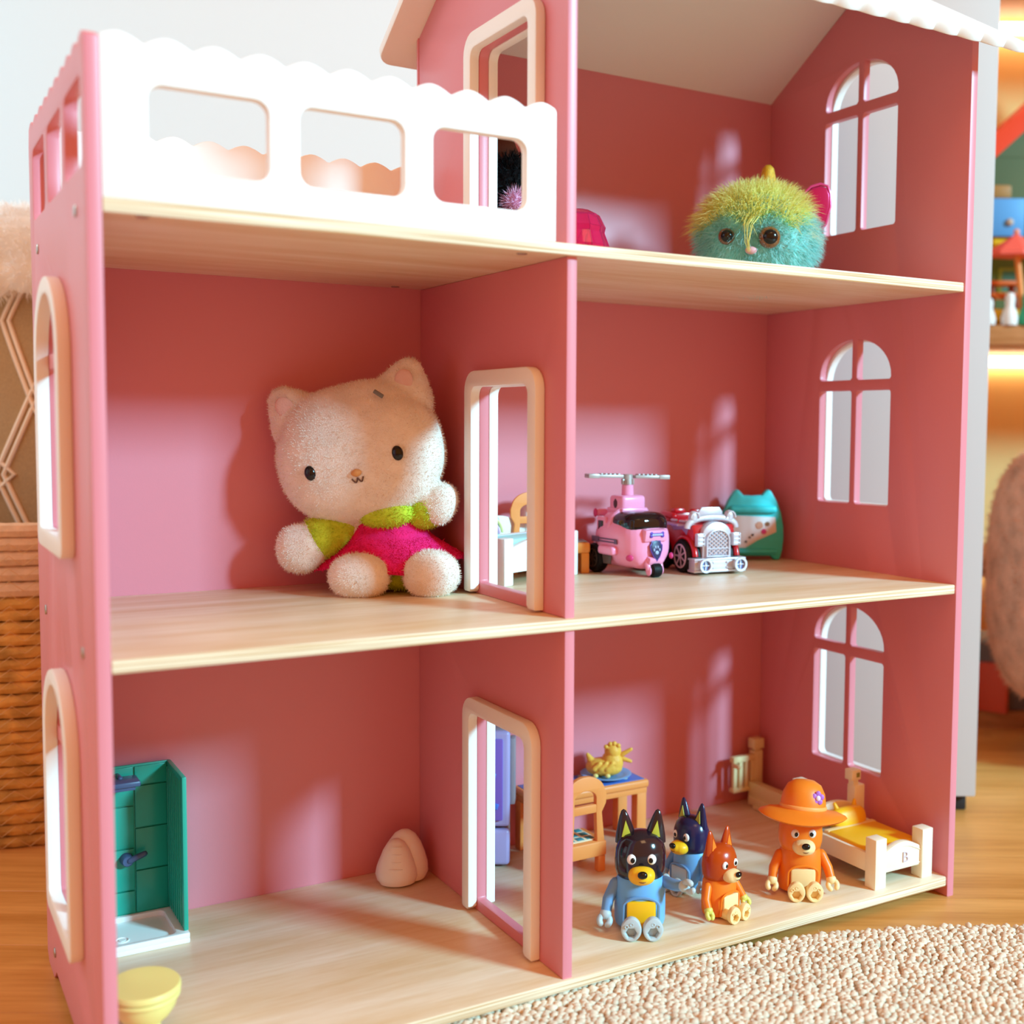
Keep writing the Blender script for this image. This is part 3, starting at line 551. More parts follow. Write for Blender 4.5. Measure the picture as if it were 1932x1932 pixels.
def truck():
    th = math.radians(26)
    t = thing('toy_fire_truck', 'red and silver toy fire truck parked between the pink helicopter and the teal headboard', 'toy vehicle', (0.641, 0.224, F2), RY + th)
    R = mat('red_plastic', 'c40f1c', 0.25, 0.5, coat=0.3); SV = mat('silver_paint', 'd6d3dc', 0.28, 0.6, metal=0.35); LV = mat('lilac_silver', 'b79cc4', 0.35, 0.5, metal=0.3); HUB = mat('pale_hub', 'd9b8c4', 0.35, metal=0.2); HUBW = mat('dark_chassis', '120f10', 0.6); RD = mat('dark_red', '8c0814', 0.4); LN = mat('lens_blue', '6a78b8', 0.08, 0.8)
    # body, forward = -Y
    sil = [(-0.032, 0.010), (0.040, 0.010), (0.040, 0.046), (0.030, 0.052), (0.012, 0.050), (-0.010, 0.051), (-0.030, 0.052), (-0.0335, 0.045)]
    cut = [(-0.0165 + 0.0205 * math.cos(a), 0.0165 + 0.0205 * math.sin(a)) for a in np.linspace(0.35, PI - 0.35, 14)]
    b = plate_mesh([sil], 0.052, 0.003, MX(-0.026, 0.052)); obj('body', b, R, t)
    for s in (-1, 1):    # wheel arches
        b = B(); ringsweep(b, [(s * 0.0258, -0.0165 + 0.0215 * math.cos(a), 0.0165 + 0.0215 * math.sin(a)) for a in np.linspace(0.1, PI - 0.1, 16)], 0.0032, 10); obj('fender', b, R, t)
        b = B(); cyl(b, (s * 0.018, -0.0165, 0.0168), (s * 0.0268, -0.0165, 0.0168), 0.0208, seg=28); obj('wheel_well', b, HUBW, t)
        wheel(t, (s * 0.0265, -0.0165, 0.0180), 0.0178, 0.0110, 0, HUB, 7, 0.74); wheel(t, (s * 0.0265, 0.0300, 0.0180), 0.0178, 0.0110, 0, HUB, 7, 0.74)
        # side deck
        q = plate_mesh([[(-0.026, 0.0), (0.020, 0.0), (0.014, 0.0), (0.014, 0.0)][:2] + [(0.020, 0.012), (-0.020, 0.012)]], 0.0022, 0.0006, Matrix.Translation((s * 0.0255 - (0.006 if s > 0 else 0.006), 0.002, 0.0515)) @ Matrix.Rotation(PI / 2, 4, 'Z') @ Matrix.Translation((0, -0.006, 0))); obj('side_deck', q, LV, t)
        b = B(); tube(b, [(s * 0.0255, -0.016, 0.0545), (s * 0.0255, -0.004, 0.0545)], 0.0016, 8); tube(b, [(s * 0.0255, 0.004, 0.0545), (s * 0.0255, 0.014, 0.0545)], 0.0016, 8); obj('hose_nozzle', b, SV, t)
        q = plate_mesh([[(-0.024, 0.0495), (0.016, 0.0495), (0.008, 0.044), (-0.010, 0.046), (-0.020, 0.041)]], 0.0012, 0.0003, MX(s * 0.0262 - 0.0006, 0.0012)); obj('flank_decal', q, LV, t)
    # rear cab / red seats
    b = B(); box(b, (0, 0.030, 0.056), (0.046, 0.018, 0.012), 0.003); box(b, (-0.012, 0.024, 0.0635), (0.014, 0.010, 0.006), 0.002); box(b, (0.012, 0.026, 0.0625), (0.014, 0.010, 0.005), 0.002); tube(b, [(-0.022, 0.016, 0.058), (-0.022, 0.038, 0.060)], 0.004, 10); obj('rear_bench', b, R, t)
    # hood: silver arched nose with grille
    def arch(wd, z0, zs, ht, n=14): return [(-wd, z0), (wd, z0), (wd, zs)] + [(wd * math.cos(a), zs + ht * math.sin(a)) for a in np.linspace(0.12, PI - 0.12, n)] + [(-wd, zs)]
    b = plate_mesh([arch(0.0180, 0.017, 0.042, 0.0135)], 0.014, 0.0018, MY(-0.0395, 0.014)); obj('nose', b, SV, t)
    gr = plate_mesh([arch(0.0148, 0.0185, 0.036, 0.0120), [(p[0] * 0.87, 0.0185 + 0.0015 + (p[1] - 0.0185) * 0.90) for p in arch(0.0148, 0.0185, 0.036, 0.0120)]], 0.004, 0.0007, MY(-0.0428, 0.004)); g = obj('grille_frame', gr, SV, t)
    b = plate_mesh([arch(0.0133, 0.0190, 0.036, 0.0108)], 0.001, 0.0002, MY(-0.0402, 0.001)); obj('grille_back', b, mat('grille_backing', 'b4b0be', 0.5, metal=0.2), g)  # plain grey-silver backing behind the lighter mesh
    b = B()
    for sgn in (-1, 1):
        for k in range(-7, 8):
            pts = []
            for q in np.linspace(-0.02, 0.02, 41):
                x = q; z = 0.033 + k * 0.0042 + sgn * q * 0.75
                top = 0.036 + 0.0108 * math.sqrt(max(0, 1 - (x / 0.0133) ** 2)) if abs(x) < 0.0133 else -1
                if abs(x) <= 0.0130 and 0.0205 <= z <= top: pts.append((x, -0.0412, z))
            if len(pts) > 2: ringsweep(b, [pts[0], pts[-1]], 0.00055, 5)
    box(b, (0, -0.0414, 0.0275), (0.026, 0.0014, 0.0010)); obj('grille_mesh', b, SV, g)
    # dashboard cowl, windshield and mirrors
    b = B(); ringsweep(b, [(0.0305 * math.cos(a), -0.0275, 0.0475 + 0.0125 * math.sin(a) ** 0.8) for a in np.linspace(0.03, PI - 0.03, 24)], 0.0036, 10, flat=0.8); obj('cowl', b, SV, t)
    b = plate_mesh([[(-0.0155, 0.055), (0.0155, 0.055), (0.0150, 0.066), (0.011, 0.0705), (-0.011, 0.0705), (-0.0150, 0.066)]], 0.0035, 0.0012, MY(-0.0255, 0.0035)); obj('windscreen', b, SV, t)
    for s in (-1, 1):
        b = B(); sell(b, (s * 0.0225, -0.0265, 0.0605), (0.0050, 0.0045, 0.0065), 2.6); ringsweep(b, [(s * 0.0225 + 0.0052 * math.cos(a), -0.0312, 0.0595 + 0.0062 * math.sin(a)) for a in np.linspace(0, PI, 12)], 0.0011, 6); obj('headlamp_pod', b, SV, t)
        b = B(); box(b, (s * 0.0222, -0.0405, 0.0370), (0.0100, 0.0050, 0.0140), 0.0012)
        for dz in (-0.0042, 0, 0.0042): box(b, (s * 0.0222, -0.0434, 0.0370 + dz), (0.0094, 0.0016, 0.0014), 0.0004)
        box(b, (s * 0.0262, -0.0434, 0.0370), (0.0012, 0.0016, 0.0130), 0.0004); box(b, (s * 0.0182, -0.0434, 0.0370), (0.0012, 0.0016, 0.0130), 0.0004); obj('side_lamp', b, SV, t)
    b = B(); box(b, (0, -0.0390, 0.0100), (0.0620, 0.0130, 0.0120), 0.0015); box(b, (0, -0.0395, 0.0165), (0.0640, 0.0150, 0.0022), 0.0006); box(b, (0, -0.0395, 0.0040), (0.0640, 0.0150, 0.0026), 0.0006)
    for sx in (-0.0085, 0.0085):
        for dz in (-0.0028, 0.0028): sell(b, (sx, -0.0458, 0.0102 + dz), (0.0013, 0.0013, 0.0013))
    bp = obj('bumper', b, SV, t)
    for s in (-1, 1):
        b = B(); lathe(b, [(0.0060, 0.0), (0.0064, 0.004), (0.0076, 0.0075), (0.0076, 0.0088), (0.0054, 0.0088), (0.0050, 0.004), (0.0, 0.0038)], 26, (s * 0.0215, -0.0455, 0.0108), (PI / 2, 0, 0)); hl = obj('headlight', b, SV, bp)
        b = B(); cyl(b, (s * 0.0215, -0.0500, 0.0108), (s * 0.0215, -0.0512, 0.0108), 0.0049, seg=20); obj('lens', b, LN, bp)
        b = B()
        for k in range(4): box(b, (s * 0.0215, -0.0520, 0.0108), (0.0009, 0.001, 0.0098), 0, (0, k * PI / 4 * 2, 0)) if k < 2 else None
        sell(b, (s * 0.0215, -0.0522, 0.0108), (0.0017, 0.0010, 0.0017)); obj('lens_cross', b, SV, bp)
    b = B(); box(b, (0, 0.0, 0.0085), (0.040, 0.066, 0.010), 0.002); obj('chassis', b, HUBW, t)
truck()
def catboard():
    t = thing('cat_ear_headboard', 'turquoise plastic headboard with two cat ears and a white sticker behind the red truck', 'toy furniture', (0.752, 0.268, F2), RY + 0.10)
    TQ = mat('turquoise_plastic', '3cd6da', 0.35, 0.5, sss=0.1)
    half = [(0.0330, 0.0), (0.0350, 0.003), (0.0372, 0.012), (0.0384, 0.025), (0.0380, 0.040), (0.0350, 0.056), (0.0295, 0.070), (0.0225, 0.0815), (0.0190, 0.0835), (0.0160, 0.0825), (0.0110, 0.0768), (0.0, 0.0760)]
    ol = [(0.0225, 0.0045), (0.0255, 0.0015), (0.0280, 0.0)] + half + [(-x, z) for x, z in half[:-1][::-1]] + [(-0.0280, 0.0), (-0.0255, 0.0015), (-0.0225, 0.0045)]
    obj('board', plate_mesh([ol], 0.012, 0.0035, MY(0.0, 0.012)), TQ, t)
    inn = [(0.0290, 0.012), (0.0310, 0.025), (0.0300, 0.042), (0.0270, 0.0545), (-0.0270, 0.0545), (-0.0300, 0.042), (-0.0310, 0.025), (-0.0290, 0.012)]
    b = B(); tube(b, [(-0.024, -0.0005, 0.0600), (0.024, -0.0005, 0.0600)], 0.0050, 14); obj('moulded_roll', b, TQ, t); b = B(); box(b, (0, -0.001, 0.0105), (0.058, 0.006, 0.004), 0.0012); obj('moulded_rail', b, TQ, t)
    st = [(-0.026, 0.0530), (0.0270, 0.0510), (0.0285, 0.0335), (0.006, 0.0235), (-0.008, 0.0150), (-0.0285, 0.0140)]
    s_ = obj('sticker', plate_mesh([st], 0.0010, 0.0002, MY(-0.0009, 0.001)), mat('sticker_white', 'e6e4e4', 0.3), t)
    for x, z, r, h in ((0.008, 0.0415, 0.0044, 'd8a58c'), (0.0175, 0.0430, 0.0026, '8d6a4e'), (0.0135, 0.0340, 0.0032, 'd23f80'), (0.0000, 0.0300, 0.0014, '2b2730'), (-0.0035, 0.0270, 0.0012, '2b2730'), (-0.0080, 0.0220, 0.0014, '2b2730')):
        b = B(); cyl(b, (x, -0.0016, z), (x, -0.0008, z), r, seg=16); obj('sticker_dot', b, mat('dot_' + h, h, 0.4), s_)
catboard()
# ------------------------------------------------------------------ ground-floor toys
CREAM = mat('cream_plastic', 'f3ead0', 0.42, 0.4, sss=0.1); ORANGE = mat('orange_plastic', 'f0954f', 0.42, 0.45, sss=0.1)
def seat_dog(name, label, loc, rz, k, body, cap, ear_in, muzzle, belly, limb_c, paw, arms, ears=True, collar=None):
    """little seated plastic dog figure: rounded body, domed head, pricked ears, muzzle, jointed arms with C-shaped hands, legs straight out with hollow soles. k = scale (m per unit of 1 mm)"""
    t = thing(name, label, 'figurine', loc, rz, 'seated toy dogs'); u = 0.001 * k
    q = lambda *a: tuple(x * u for x in a)
    # body (front = -Y)
    prof = [(19.5, 2), (22.5, 3.5), (23.8, 8), (24, 20), (23.6, 36), (22.6, 45), (20.5, 49.5)]
    b = B(); lathe(b, [(r * u, z * u) for r, z in prof], 36, (0, 0, 0), None, 1.0, 0.86); bd = obj('body', b, body, t)
    prof = [(20.0, 48.0), (22.4, 50.0), (23.8, 56), (24.2, 65), (23.4, 74), (20.6, 82), (15.5, 87.5), (8, 90.5), (0, 91.3)]
    b = B(); lathe(b, [(r * u, z * u) for r, z in prof], 36, (0, 0, 0), None, 1.0, 0.86); hd = obj('head', b, cap, t)
    if ears:
        for s in (-1, 1):
            b = B(); lathe(b, [(x * u, z * u) for x, z in ((10.5, 0), (9.6, 6), (7.2, 15), (4.4, 24), (2.2, 29), (0, 30.5))], 20, q(s * 13.2, 2, 80), (0, s * 0.10, 0), 1.0, 0.62); e = obj('ear', b, cap, hd)
            b = plate_mesh([[(-4.6 * u, 0), (4.6 * u, 0), (0.6 * u, 15 * u)]], 1.2 * u, 0.3 * u, Matrix.Translation(q(s * 13.4, -3.9, 86)) @ Matrix.Rotation(s * 0.10, 4, 'Y') @ Matrix.Rotation(PI / 2 - 0.16, 4, 'X')); obj('ear_lining', b, ear_in, hd)
    b = B(); sell(b, q(0, -21, 55.5), q(12.5, 11, 8.5), 2.2); sell(b, q(0, -24.5, 56.5), q(8.2, 9.5, 6.6), 2.2); mz = obj('muzzle', remesh(b, 0.8 * u, 3), muzzle, hd)
    b = B(); sell(b, q(0, -33.2, 60.2), q(4.6, 3.2, 3.4), 2.2); obj('nose', b, BLACK, hd)
    b = B(); ringsweep(b, [q(6.8 * math.sin(a), -20.5 - 12.8 * math.cos(a * 0.9), 53.2 + 2.4 * a * a) for a in np.linspace(-1, 1, 13)], 0.45 * u, 6); obj('mouth', b, mat('mouth_line', '6b3a22', 0.6), hd)
    for s in (-1, 1):
        b = B(); sell(b, q(s * 9.0, -18.3, 69.5), q(4.6, 2.6, 5.0)); e = obj('eye', b, mat('eye_white', 'efeae4', 0.2), hd)
        b = B(); sell(b, q(s * 8.4, -20.3, 69.2), q(2.2, 1.2, 2.6)); obj('pupil', b, BLACK, e)
    # belly plate and legs
    b = B(); box(b, q(0, -19.6, 18.0), q(27, 5, 26), 2.2 * u); bl = obj('belly_plate', b, belly, t)
    b = B(); ringsweep(b, [q(-16.2, -18.0, 6)] + [q(16.2 * math.sin(a) * 1.0, -19.6 - 0.8 * math.cos(a), 26 + 8 * math.cos(a)) for a in np.linspace(-PI / 2, PI / 2, 15)] + [q(16.2, -18.0, 6)], 1.5 * u, 6); obj('belly_rim', b, limb_c, t)
    for s in (-1, 1):
        b = B(); tube(b, [q(s * 8, -12, 8.2), q(s * 9.2, -25, 8.2)], [7.0 * u, 6.6 * u], 16); lg = obj('leg', b, belly, t)
        b = B()
        ol = [(9.4 * math.sin(a) * (1.0 if math.cos(a) < 0 else 1 - 0.06 * math.cos(a)), 10.6 + 10.4 * -math.cos(a) + (1.2 * abs(math.sin(1.5 * a)) if math.cos(a) < -0.2 else 0)) for a in np.linspace(0, 2 * PI, 40)[:-1]]
        hexo = [(5.2 * math.cos(a), 8.2 + 5.0 * math.sin(a)) for a in np.linspace(0, 2 * PI, 7)[:-1]]
        pm = plate_mesh([[(x * u, z * u) for x, z in ol], [(x * u, z * u) for x, z in hexo]], 7.5 * u, 1.6 * u, Matrix.Translation(q(s * 9.8, -35, 0)) @ Matrix.Rotation(s * 0.10, 4, 'Z') @ Matrix.Rotation(PI / 2, 4, 'X'))
        sell(pm, q(s * 9.8, -31.5, 8.2), q(6.2, 1.2, 6.2), 2.4)
        pw_ = obj('paw', pm, paw, lg)
        b = B()
        for dx, dz in ((-4.6, 14.6), (0, 16.6), (4.6, 14.6)): ringsweep(b, [q(s * 9.8 + dx + 1.5 * math.cos(a), -38.8, dz + 1.4 * math.sin(a)) for a in np.linspace(0, 2 * PI, 13)[:-1]], 0.4 * u, 6, closed=True)
        stuff(obj('toe_rings', b, paw, pw_))
    # arms
    for s, pts in zip((-1, 1), arms):
        P = [Vector(q(*p)) for p in pts]; b = B(); tube(b, P, [5.6 * u, 5.4 * u, 4.8 * u][:len(P)], 14); ar = obj('arm', b, limb_c if collar is None else body, t)
        d = (P[-1] - P[-2]).normalized(); side = d.cross(Vector((0, -1, 0)));
        side = side.normalized() if side.length > 0.1 else Vector((1, 0, 0))
        b = B(); c0 = P[-1] + d * 8.0 * u; sell(b, P[-1] + d * 2 * u, q(5.6, 5.2, 5.2))
        for sg in (-1, 1): tube(b, [c0 + (side * sg * 4.8 * math.sin(a) - d * 5.0 * math.cos(a)) * u for a in np.linspace(0.15, 2.35, 8)], 2.9 * u, 10)
        obj('hand', b, paw, ar)
    return t
BLUE = mat('sky_blue_plastic', '6fb1e6', 0.35, 0.5, sss=0.1); NAVYB = mat('black_navy_plastic', '17131f', 0.14, 0.6, coat=0.4); NAVY = mat('navy_plastic', '1d2148', 0.22, 0.6); YEL = mat('yellow_plastic', 'f6bf1e', 0.4, 0.45, sss=0.1)
OLIVE = mat('olive_yellow', 'b9ba3c', 0.45); GREYB = mat('pale_grey_blue', 'b8c8cc', 0.42, 0.45, sss=0.1); SLATE = mat('slate_blue_plastic', '6d9ac6', 0.4)
ORG = mat('vivid_orange', 'ef7d1e', 0.38, 0.45, sss=0.1); RUST = mat('rust_plastic', 'b8430f', 0.25, 0.5); SAND = mat('sand_plastic', 'f2d69a', 0.42, 0.45, sss=0.1); LGR = mat('lime_hand', 'd4cf62', 0.45)
hang = ((-23, -2, 41), (-30, -6, 27), (-32, -12, 18))
hangr = tuple((-x, y, z) for x, y, z in hang)
d1 = seat_dog('toy_dog', 'light blue toy dog with a black head and yellow belly, nearest the divider', (0.462, 0.062, 0), RY + 0.03, 0.985, BLUE, NAVYB, OLIVE, YEL, YEL, SLATE, GREYB,
         (hang, ((23, -4, 43), (32, -13, 43), (38, -20, 45))))
d2 = seat_dog('toy_dog', 'blue toy dog with navy ears sitting behind the rust headed toy dog and looking left', (0.556, 0.112, 0), RY - 0.85, 0.80, BLUE, NAVY, OLIVE, YEL, GREYB, SLATE, GREYB, (hang, hangr))
d3 = seat_dog('toy_dog', 'small orange toy dog with rust head, turned towards the right', (0.541, 0.046, 0), RY + 0.72, 0.745, ORG, RUST, ORG, SAND, SAND, ORG, SAND, (hang, hangr))
for o in d3.children:
    if o.name.startswith('arm'):
        for h in o.children: h.data.materials[0] = LGR
d4 = seat_dog('toy_dog', 'orange toy dog sitting under a wide orange sun hat beside the yellow bed', (0.646, 0.052, 0), RY + 0.02, 0.90, ORG, ORG, ORG, SAND, SAND, ORG, SAND, (hang, hangr), ears=False)
# sun hat
t = thing('sun_hat', 'wide brimmed orange toy sun hat with a purple flower on the seated toy dog', 'hat', (0.650, 0.054, 0.0765), RY + 0.10); t.rotation_euler = (-0.16, 0.10, RY + 0.10); t.scale = (1.04, 1.04, 1.12)
b = bmesh.new(); sg = 48; rings = []
for r, z, wv in ((0.0405, -0.0045, 1.0), (0.0420, -0.0035, 1.0), (0.0405, -0.0022, 1.0), (0.032, 0.0015, 0.7), (0.0232, 0.0035, 0.2), (0.0212, 0.0045, 0), (0.0210, 0.010, 0), (0.0195, 0.018, 0), (0.0155, 0.025, 0), (0.009, 0.0285, 0), (0.003, 0.0293, 0)):
    rings.append([b.verts.new((r * math.cos(2 * PI * k / sg), r * 0.92 * math.sin(2 * PI * k / sg), z + wv * (0.0030 * math.cos(2 * 2 * PI * k / sg + 0.6) + -0.001 * math.sin(2 * PI * k / sg)))) for k in range(sg)])
for a, c in zip(rings, rings[1:]):
    for k in range(sg): b.faces.new((a[k], a[(k + 1) % sg], c[(k + 1) % sg], c[k]))
b.faces.new(rings[-1])
hb = obj('hat_body', b, mat('hat_orange', 'f08322', 0.4, 0.45, sss=0.1), t); so = hb.modifiers.new('s', 'SOLIDIFY'); so.thickness = 0.0012; so.offset = 0
b = B(); ringsweep(b, [(0.0215 * math.cos(a), 0.0198 * math.sin(a), 0.0058) for a in np.linspace(0, 2 * PI, 41)[:-1]], 0.0014, 8, closed=True, flat=1.4); obj('hat_band', b, mat('hat_band_tan', 'f5a95a', 0.45), t)
b = B(); fc = Vector((0.0085, -0.0181, 0.0160))
for k in range(5):
    a = 2 * PI * k / 5 + 0.3; sell(b, fc + Vector((0.0036 * math.cos(a), 0.0006, 0.0036 * math.sin(a))), (0.0027, 0.0012, 0.0027))
fl_ = obj('flower', b, mat('flower_violet', 'b06ac8', 0.45), t)
b = B(); sell(b, fc + Vector((0, -0.0004, 0)), (0.0024, 0.0014, 0.0024)); obj('flower_centre', b, mat('flower_pale', 'e6d3ee', 0.45), fl_)
# yellow bed with raised letter
def bed1():
    x0, x1, y0, y1 = 0.7085, 0.7885, 0.0105, 0.1220
    t = thing('toy_bed', 'cream toy bed with a yellow blanket and a raised letter B on its footboard', 'toy furniture', ((x0 + x1) / 2, (y0 + y1) / 2, 0)); cx, cy = (x0 + x1) / 2, (y0 + y1) / 2
    X = lambda x: x - cx
    Y = lambda y: y - cy
    for x in (x0 + 0.0075, x1 - 0.0075):
        b = B(); box(b, (X(x), Y(y0 + 0.0075), 0.0255), (0.0150, 0.0150, 0.051), 0.0010); obj('post', b, CREAM, t)
        x = x - (0.010 if x < cx else 0); b = B(); box(b, (X(x), Y(y1 - 0.006), 0.0350), (0.0150, 0.0120, 0.070), 0.0010); ps = obj('post', b, CREAM, t)
        b = B(); box(b, (X(x) - 0.004, Y(y1 - 0.006), 0.0730), (0.0070, 0.0080, 0.006)); box(b, (X(x) - 0.005, Y(y1 - 0.006), 0.0815), (0.0130, 0.0120, 0.0115), 0.0008); kn = obj('finial', b, CREAM, ps)
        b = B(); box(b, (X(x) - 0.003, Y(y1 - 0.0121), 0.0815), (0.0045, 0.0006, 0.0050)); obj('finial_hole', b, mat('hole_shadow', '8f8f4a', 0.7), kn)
    zc = [(X(x0 + 0.013) + (x1 - x0 - 0.026) * f, 0.0330 + 0.0090 * math.sin(PI * f)) for f in np.linspace(0, 1, 18)]
    ol = [(X(x0 + 0.013), 0.0140), (X(x1 - 0.013), 0.0140)] + zc[::-1]; fb = obj('footboard', plate_mesh([ol], 0.0075, 0.0009, MY(Y(y0 + 0.003), 0.0075)), CREAM, t)
    rim = [(x, z - 0.0042) for x, z in zc]; b = B(); ringsweep(b, [(x, Y(y0 + 0.0028), z) for x, z in rim], 0.0007, 6); ringsweep(b, [(X(x0 + 0.014), Y(y0 + 0.0028), 0.0168), (X(x1 - 0.014), Y(y0 + 0.0028), 0.0168)], 0.0007, 6); stuff(obj('footboard_bead', b, CREAM, fb))
    cu = bpy.data.curves.new('letter', 'FONT'); cu.body = 'B'; cu.size = 0.0160; cu.align_x = 'CENTER'; cu.align_y = 'CENTER'; cu.extrude = 0.0008; cu.bevel_depth = 0.0002; cu.offset = -0.0004
    o = bpy.data.objects.new('letter', cu); COL.objects.link(o); me = bpy.data.meshes.new_from_object(o.evaluated_get(bpy.context.evaluated_depsgraph_get())); bpy.data.objects.remove(o)
    lt = link('letter', me, mat('letter_lilac', 'd2bfc8', 0.5), fb); lt.location = (0.0035, Y(y0 + 0.0028), 0.0255); lt.rotation_euler = (PI / 2, 0, 0)
    hbz = [(X(x0 + 0.013) + (x1 - x0 - 0.026) * f, 0.050 + 0.0060 * math.sin(PI * f)) for f in np.linspace(0, 1, 14)]
    hb2 = obj('headboard', plate_mesh([[(X(x0 + 0.013), 0.014), (X(x1 - 0.013), 0.014)] + hbz[::-1]], 0.006, 0.0008, MY(Y(y1 - 0.009), 0.006)), CREAM, t)
    for x in (x0 + 0.004, x1 - 0.004): b = B(); box(b, (X(x), 0, 0.0245), (0.006, y1 - y0 - 0.024, 0.0190), 0.0008); obj('side_rail', b, CREAM, t)
    b = B(); box(b, (0, 0.0, 0.0275), (x1 - x0 - 0.013, y1 - y0 - 0.030, 0.0100), 0.002); obj('mattress', b, mat('mattress_grey', '9a979e', 0.6), t)
    b = B(); box(b, (0, Y(y0 + 0.047), 0.0310), (x1 - x0 - 0.0100, 0.0640, 0.0120), 0.0035, seg=3); bk = obj('blanket', b, YEL, t)
    b = B(); box(b, (0, Y(y0 + 0.0785), 0.0355), (x1 - x0 - 0.0110, 0.0075, 0.0040), 0.0015); obj('blanket_fold', b, SAND, bk)
    b = B(); sell(b, (0.004, Y(y1 - 0.0235), 0.0420), (0.0235, 0.0095, 0.0120), 3.0, (-0.35, 0, 0)); tube(b, [(0.0155, Y(y1 - 0.021), 0.050), (0.0180, Y(y1 - 0.019), 0.0575)], [0.0036, 0.0018], 10); tube(b, [(-0.008, Y(y1 - 0.021), 0.050), (-0.0105, Y(y1 - 0.019), 0.0575)], [0.0036, 0.0018], 10); obj('pillow', b, YEL, t)
bed1()
# cream bed frame lying in the corner
t = thing('cream_bench', 'cream plastic toy bench with slatted end and square post cap in the back corner', 'toy furniture', (0.775, 0.27, 0)); DC = mat('dull_cream', 'e2cf9c', 0.5, 0.35)
bb = lambda n, c, s, bev=0.0008, p=t: obj(n, box(B(), (c[0] - 0.775, c[1] - 0.27, c[2]), s, bev), DC, p)
ps = bb('post', (0.7830, 0.2920, 0.0325), (0.0130, 0.0110, 0.065)); bb('post_neck', (0.7830, 0.2920, 0.0660), (0.0080, 0.0070, 0.004), 0.0002, ps); bb('post_cap', (0.7830, 0.2920, 0.0735), (0.0150, 0.0130, 0.0125), 0.0008, ps)
en = bb('end_frame', (0.7600, 0.2890, 0.0580), (0.0330, 0.0080, 0.0070)); bb('end_foot', (0.7600, 0.2890, 0.0205), (0.0330, 0.0090, 0.0050), 0.0008, en)
for k in range(4): bb('slat', (0.7475 + 0.0088 * k, 0.2890, 0.0390), (0.0052, 0.0050, 0.034), 0.0005, en)
b = B(); tube(b, [(0.7440 - 0.775, 0.2860 - 0.27, 0.0525), (0.7440 - 0.775, 0.2760 - 0.27, 0.0525)], 0.0028, 10); obj('peg', b, DC, en)
bb('beam', (0.7740, 0.2440, 0.0190), (0.0120, 0.0860, 0.0200)); bb('beam_ledge', (0.7690, 0.2560, 0.0075), (0.0080, 0.0560, 0.0110)); bb('beam_lip', (0.7640, 0.2500, 0.0030), (0.0060, 0.0400, 0.0042))
# orange table with blue top, plate and cake
def table1():
    x0, x1, y0, y1, h = 0.452, 0.594, 0.2440, 0.3000, 0.0690; cx, cy = (x0 + x1) / 2, (y0 + y1) / 2
    t = thing('orange_table', 'orange toy table with a blue printed top on the ground floor of the dollhouse', 'toy furniture', (cx, cy, 0))
    b = B(); box(b, (0, 0, h - 0.0045), (x1 - x0, y1 - y0, 0.0090), 0.0028, seg=3); box(b, (0, 0, h - 0.0115), (x1 - x0 - 0.004, y1 - y0 - 0.004, 0.0070), 0.0008); tp = obj('table_frame', b, ORANGE, t)
    b = B(); box(b, (0, 0, h + 0.0002), (x1 - x0 - 0.008, y1 - y0 - 0.008, 0.0006), 0.0002); top = obj('table_print', b, mat('blue_print', '4a6fb8', 0.4), t)
    for x, y, r, h_ in ((0.048, -0.012, 0.0036, 'e0d9a8'), (0.060, -0.002, 0.0030, 'e6c2a0'), (-0.060, 0.008, 0.005, 'e0d9a8'), (-0.020, -0.016, 0.004, 'd9a0b0'), (0.010, 0.018, 0.004, 'e0d9a8'), (-0.045, -0.014, 0.005, 'e6c2a0')):
        b = B(); cyl(b, (x, y, h + 0.0004), (x, y, h + 0.0009), r, seg=16); obj('print_spot', b, mat('spot_' + h_, h_, 0.4), top)
    for sx in (-1, 1):
        for sy in (-1, 1):
            b = B(); box(b, (sx * ((x1 - x0) / 2 - 0.0085), sy * ((y1 - y0) / 2 - 0.0085), (h - 0.014) / 2), (0.0125, 0.0125, h - 0.014), 0.0012); obj('leg', b, ORANGE, t)
table1()
PX, PY = 0.5560, 0.2750
t = thing('plate', 'round light blue toy plate on the orange table', 'plate', (PX, PY, 0.0701))
b = B(); lathe(b, [(0.0, 0.0), (0.0180, 0.0), (0.0280, 0.0030), (0.0285, 0.0042), (0.0270, 0.0046), (0.0205, 0.0026), (0.0185, 0.0020), (0.0, 0.0020)], 40); obj('dish', b, mat('plate_blue', '74a6da', 0.35), t)
t = thing('duck_cake', 'golden bird shaped cake with a crest and tail on the light blue plate', 'toy food', (PX, PY - 0.002, 0.0722), RY)
GOLD = mat('golden_yellow', 'efb548', 0.5, 0.4, sss=0.15, bump=0.5, bscale=300); b = B()
sell(b, (-0.003, 0, 0.0095), (0.0205, 0.0140, 0.0100), 2.3); sell(b, (0.006, 0, 0.0150), (0.0125, 0.0120, 0.0130), 2.1); sell(b, (0.0065, -0.001, 0.0275), (0.0095, 0.0090, 0.0098)); tube(b, [(-0.016, 0, 0.013), (-0.0215, 0.001, 0.0225)], [0.006, 0.0022], 12)
for k in range(3): tube(b, [(-0.014 + 0.007 * k, -0.0125, 0.010), (-0.008 + 0.007 * k, -0.0120, 0.0160)], [0.0030, 0.0024], 10)
obj('cake_body', remesh(b, 0.0007, 3), GOLD, t)
b = B(); stuff_k = 0
for x, z in ((-0.001, 0.0330), (0.0035, 0.0362), (0.008, 0.0368), (0.0125, 0.0345), (0.002, 0.0315), (0.0070, 0.0325), (0.011, 0.0310)): sell(b, (x, -0.0052, z), (0.0027, 0.0027, 0.0027))
stuff(obj('popcorn_crest', b, GOLD, t))
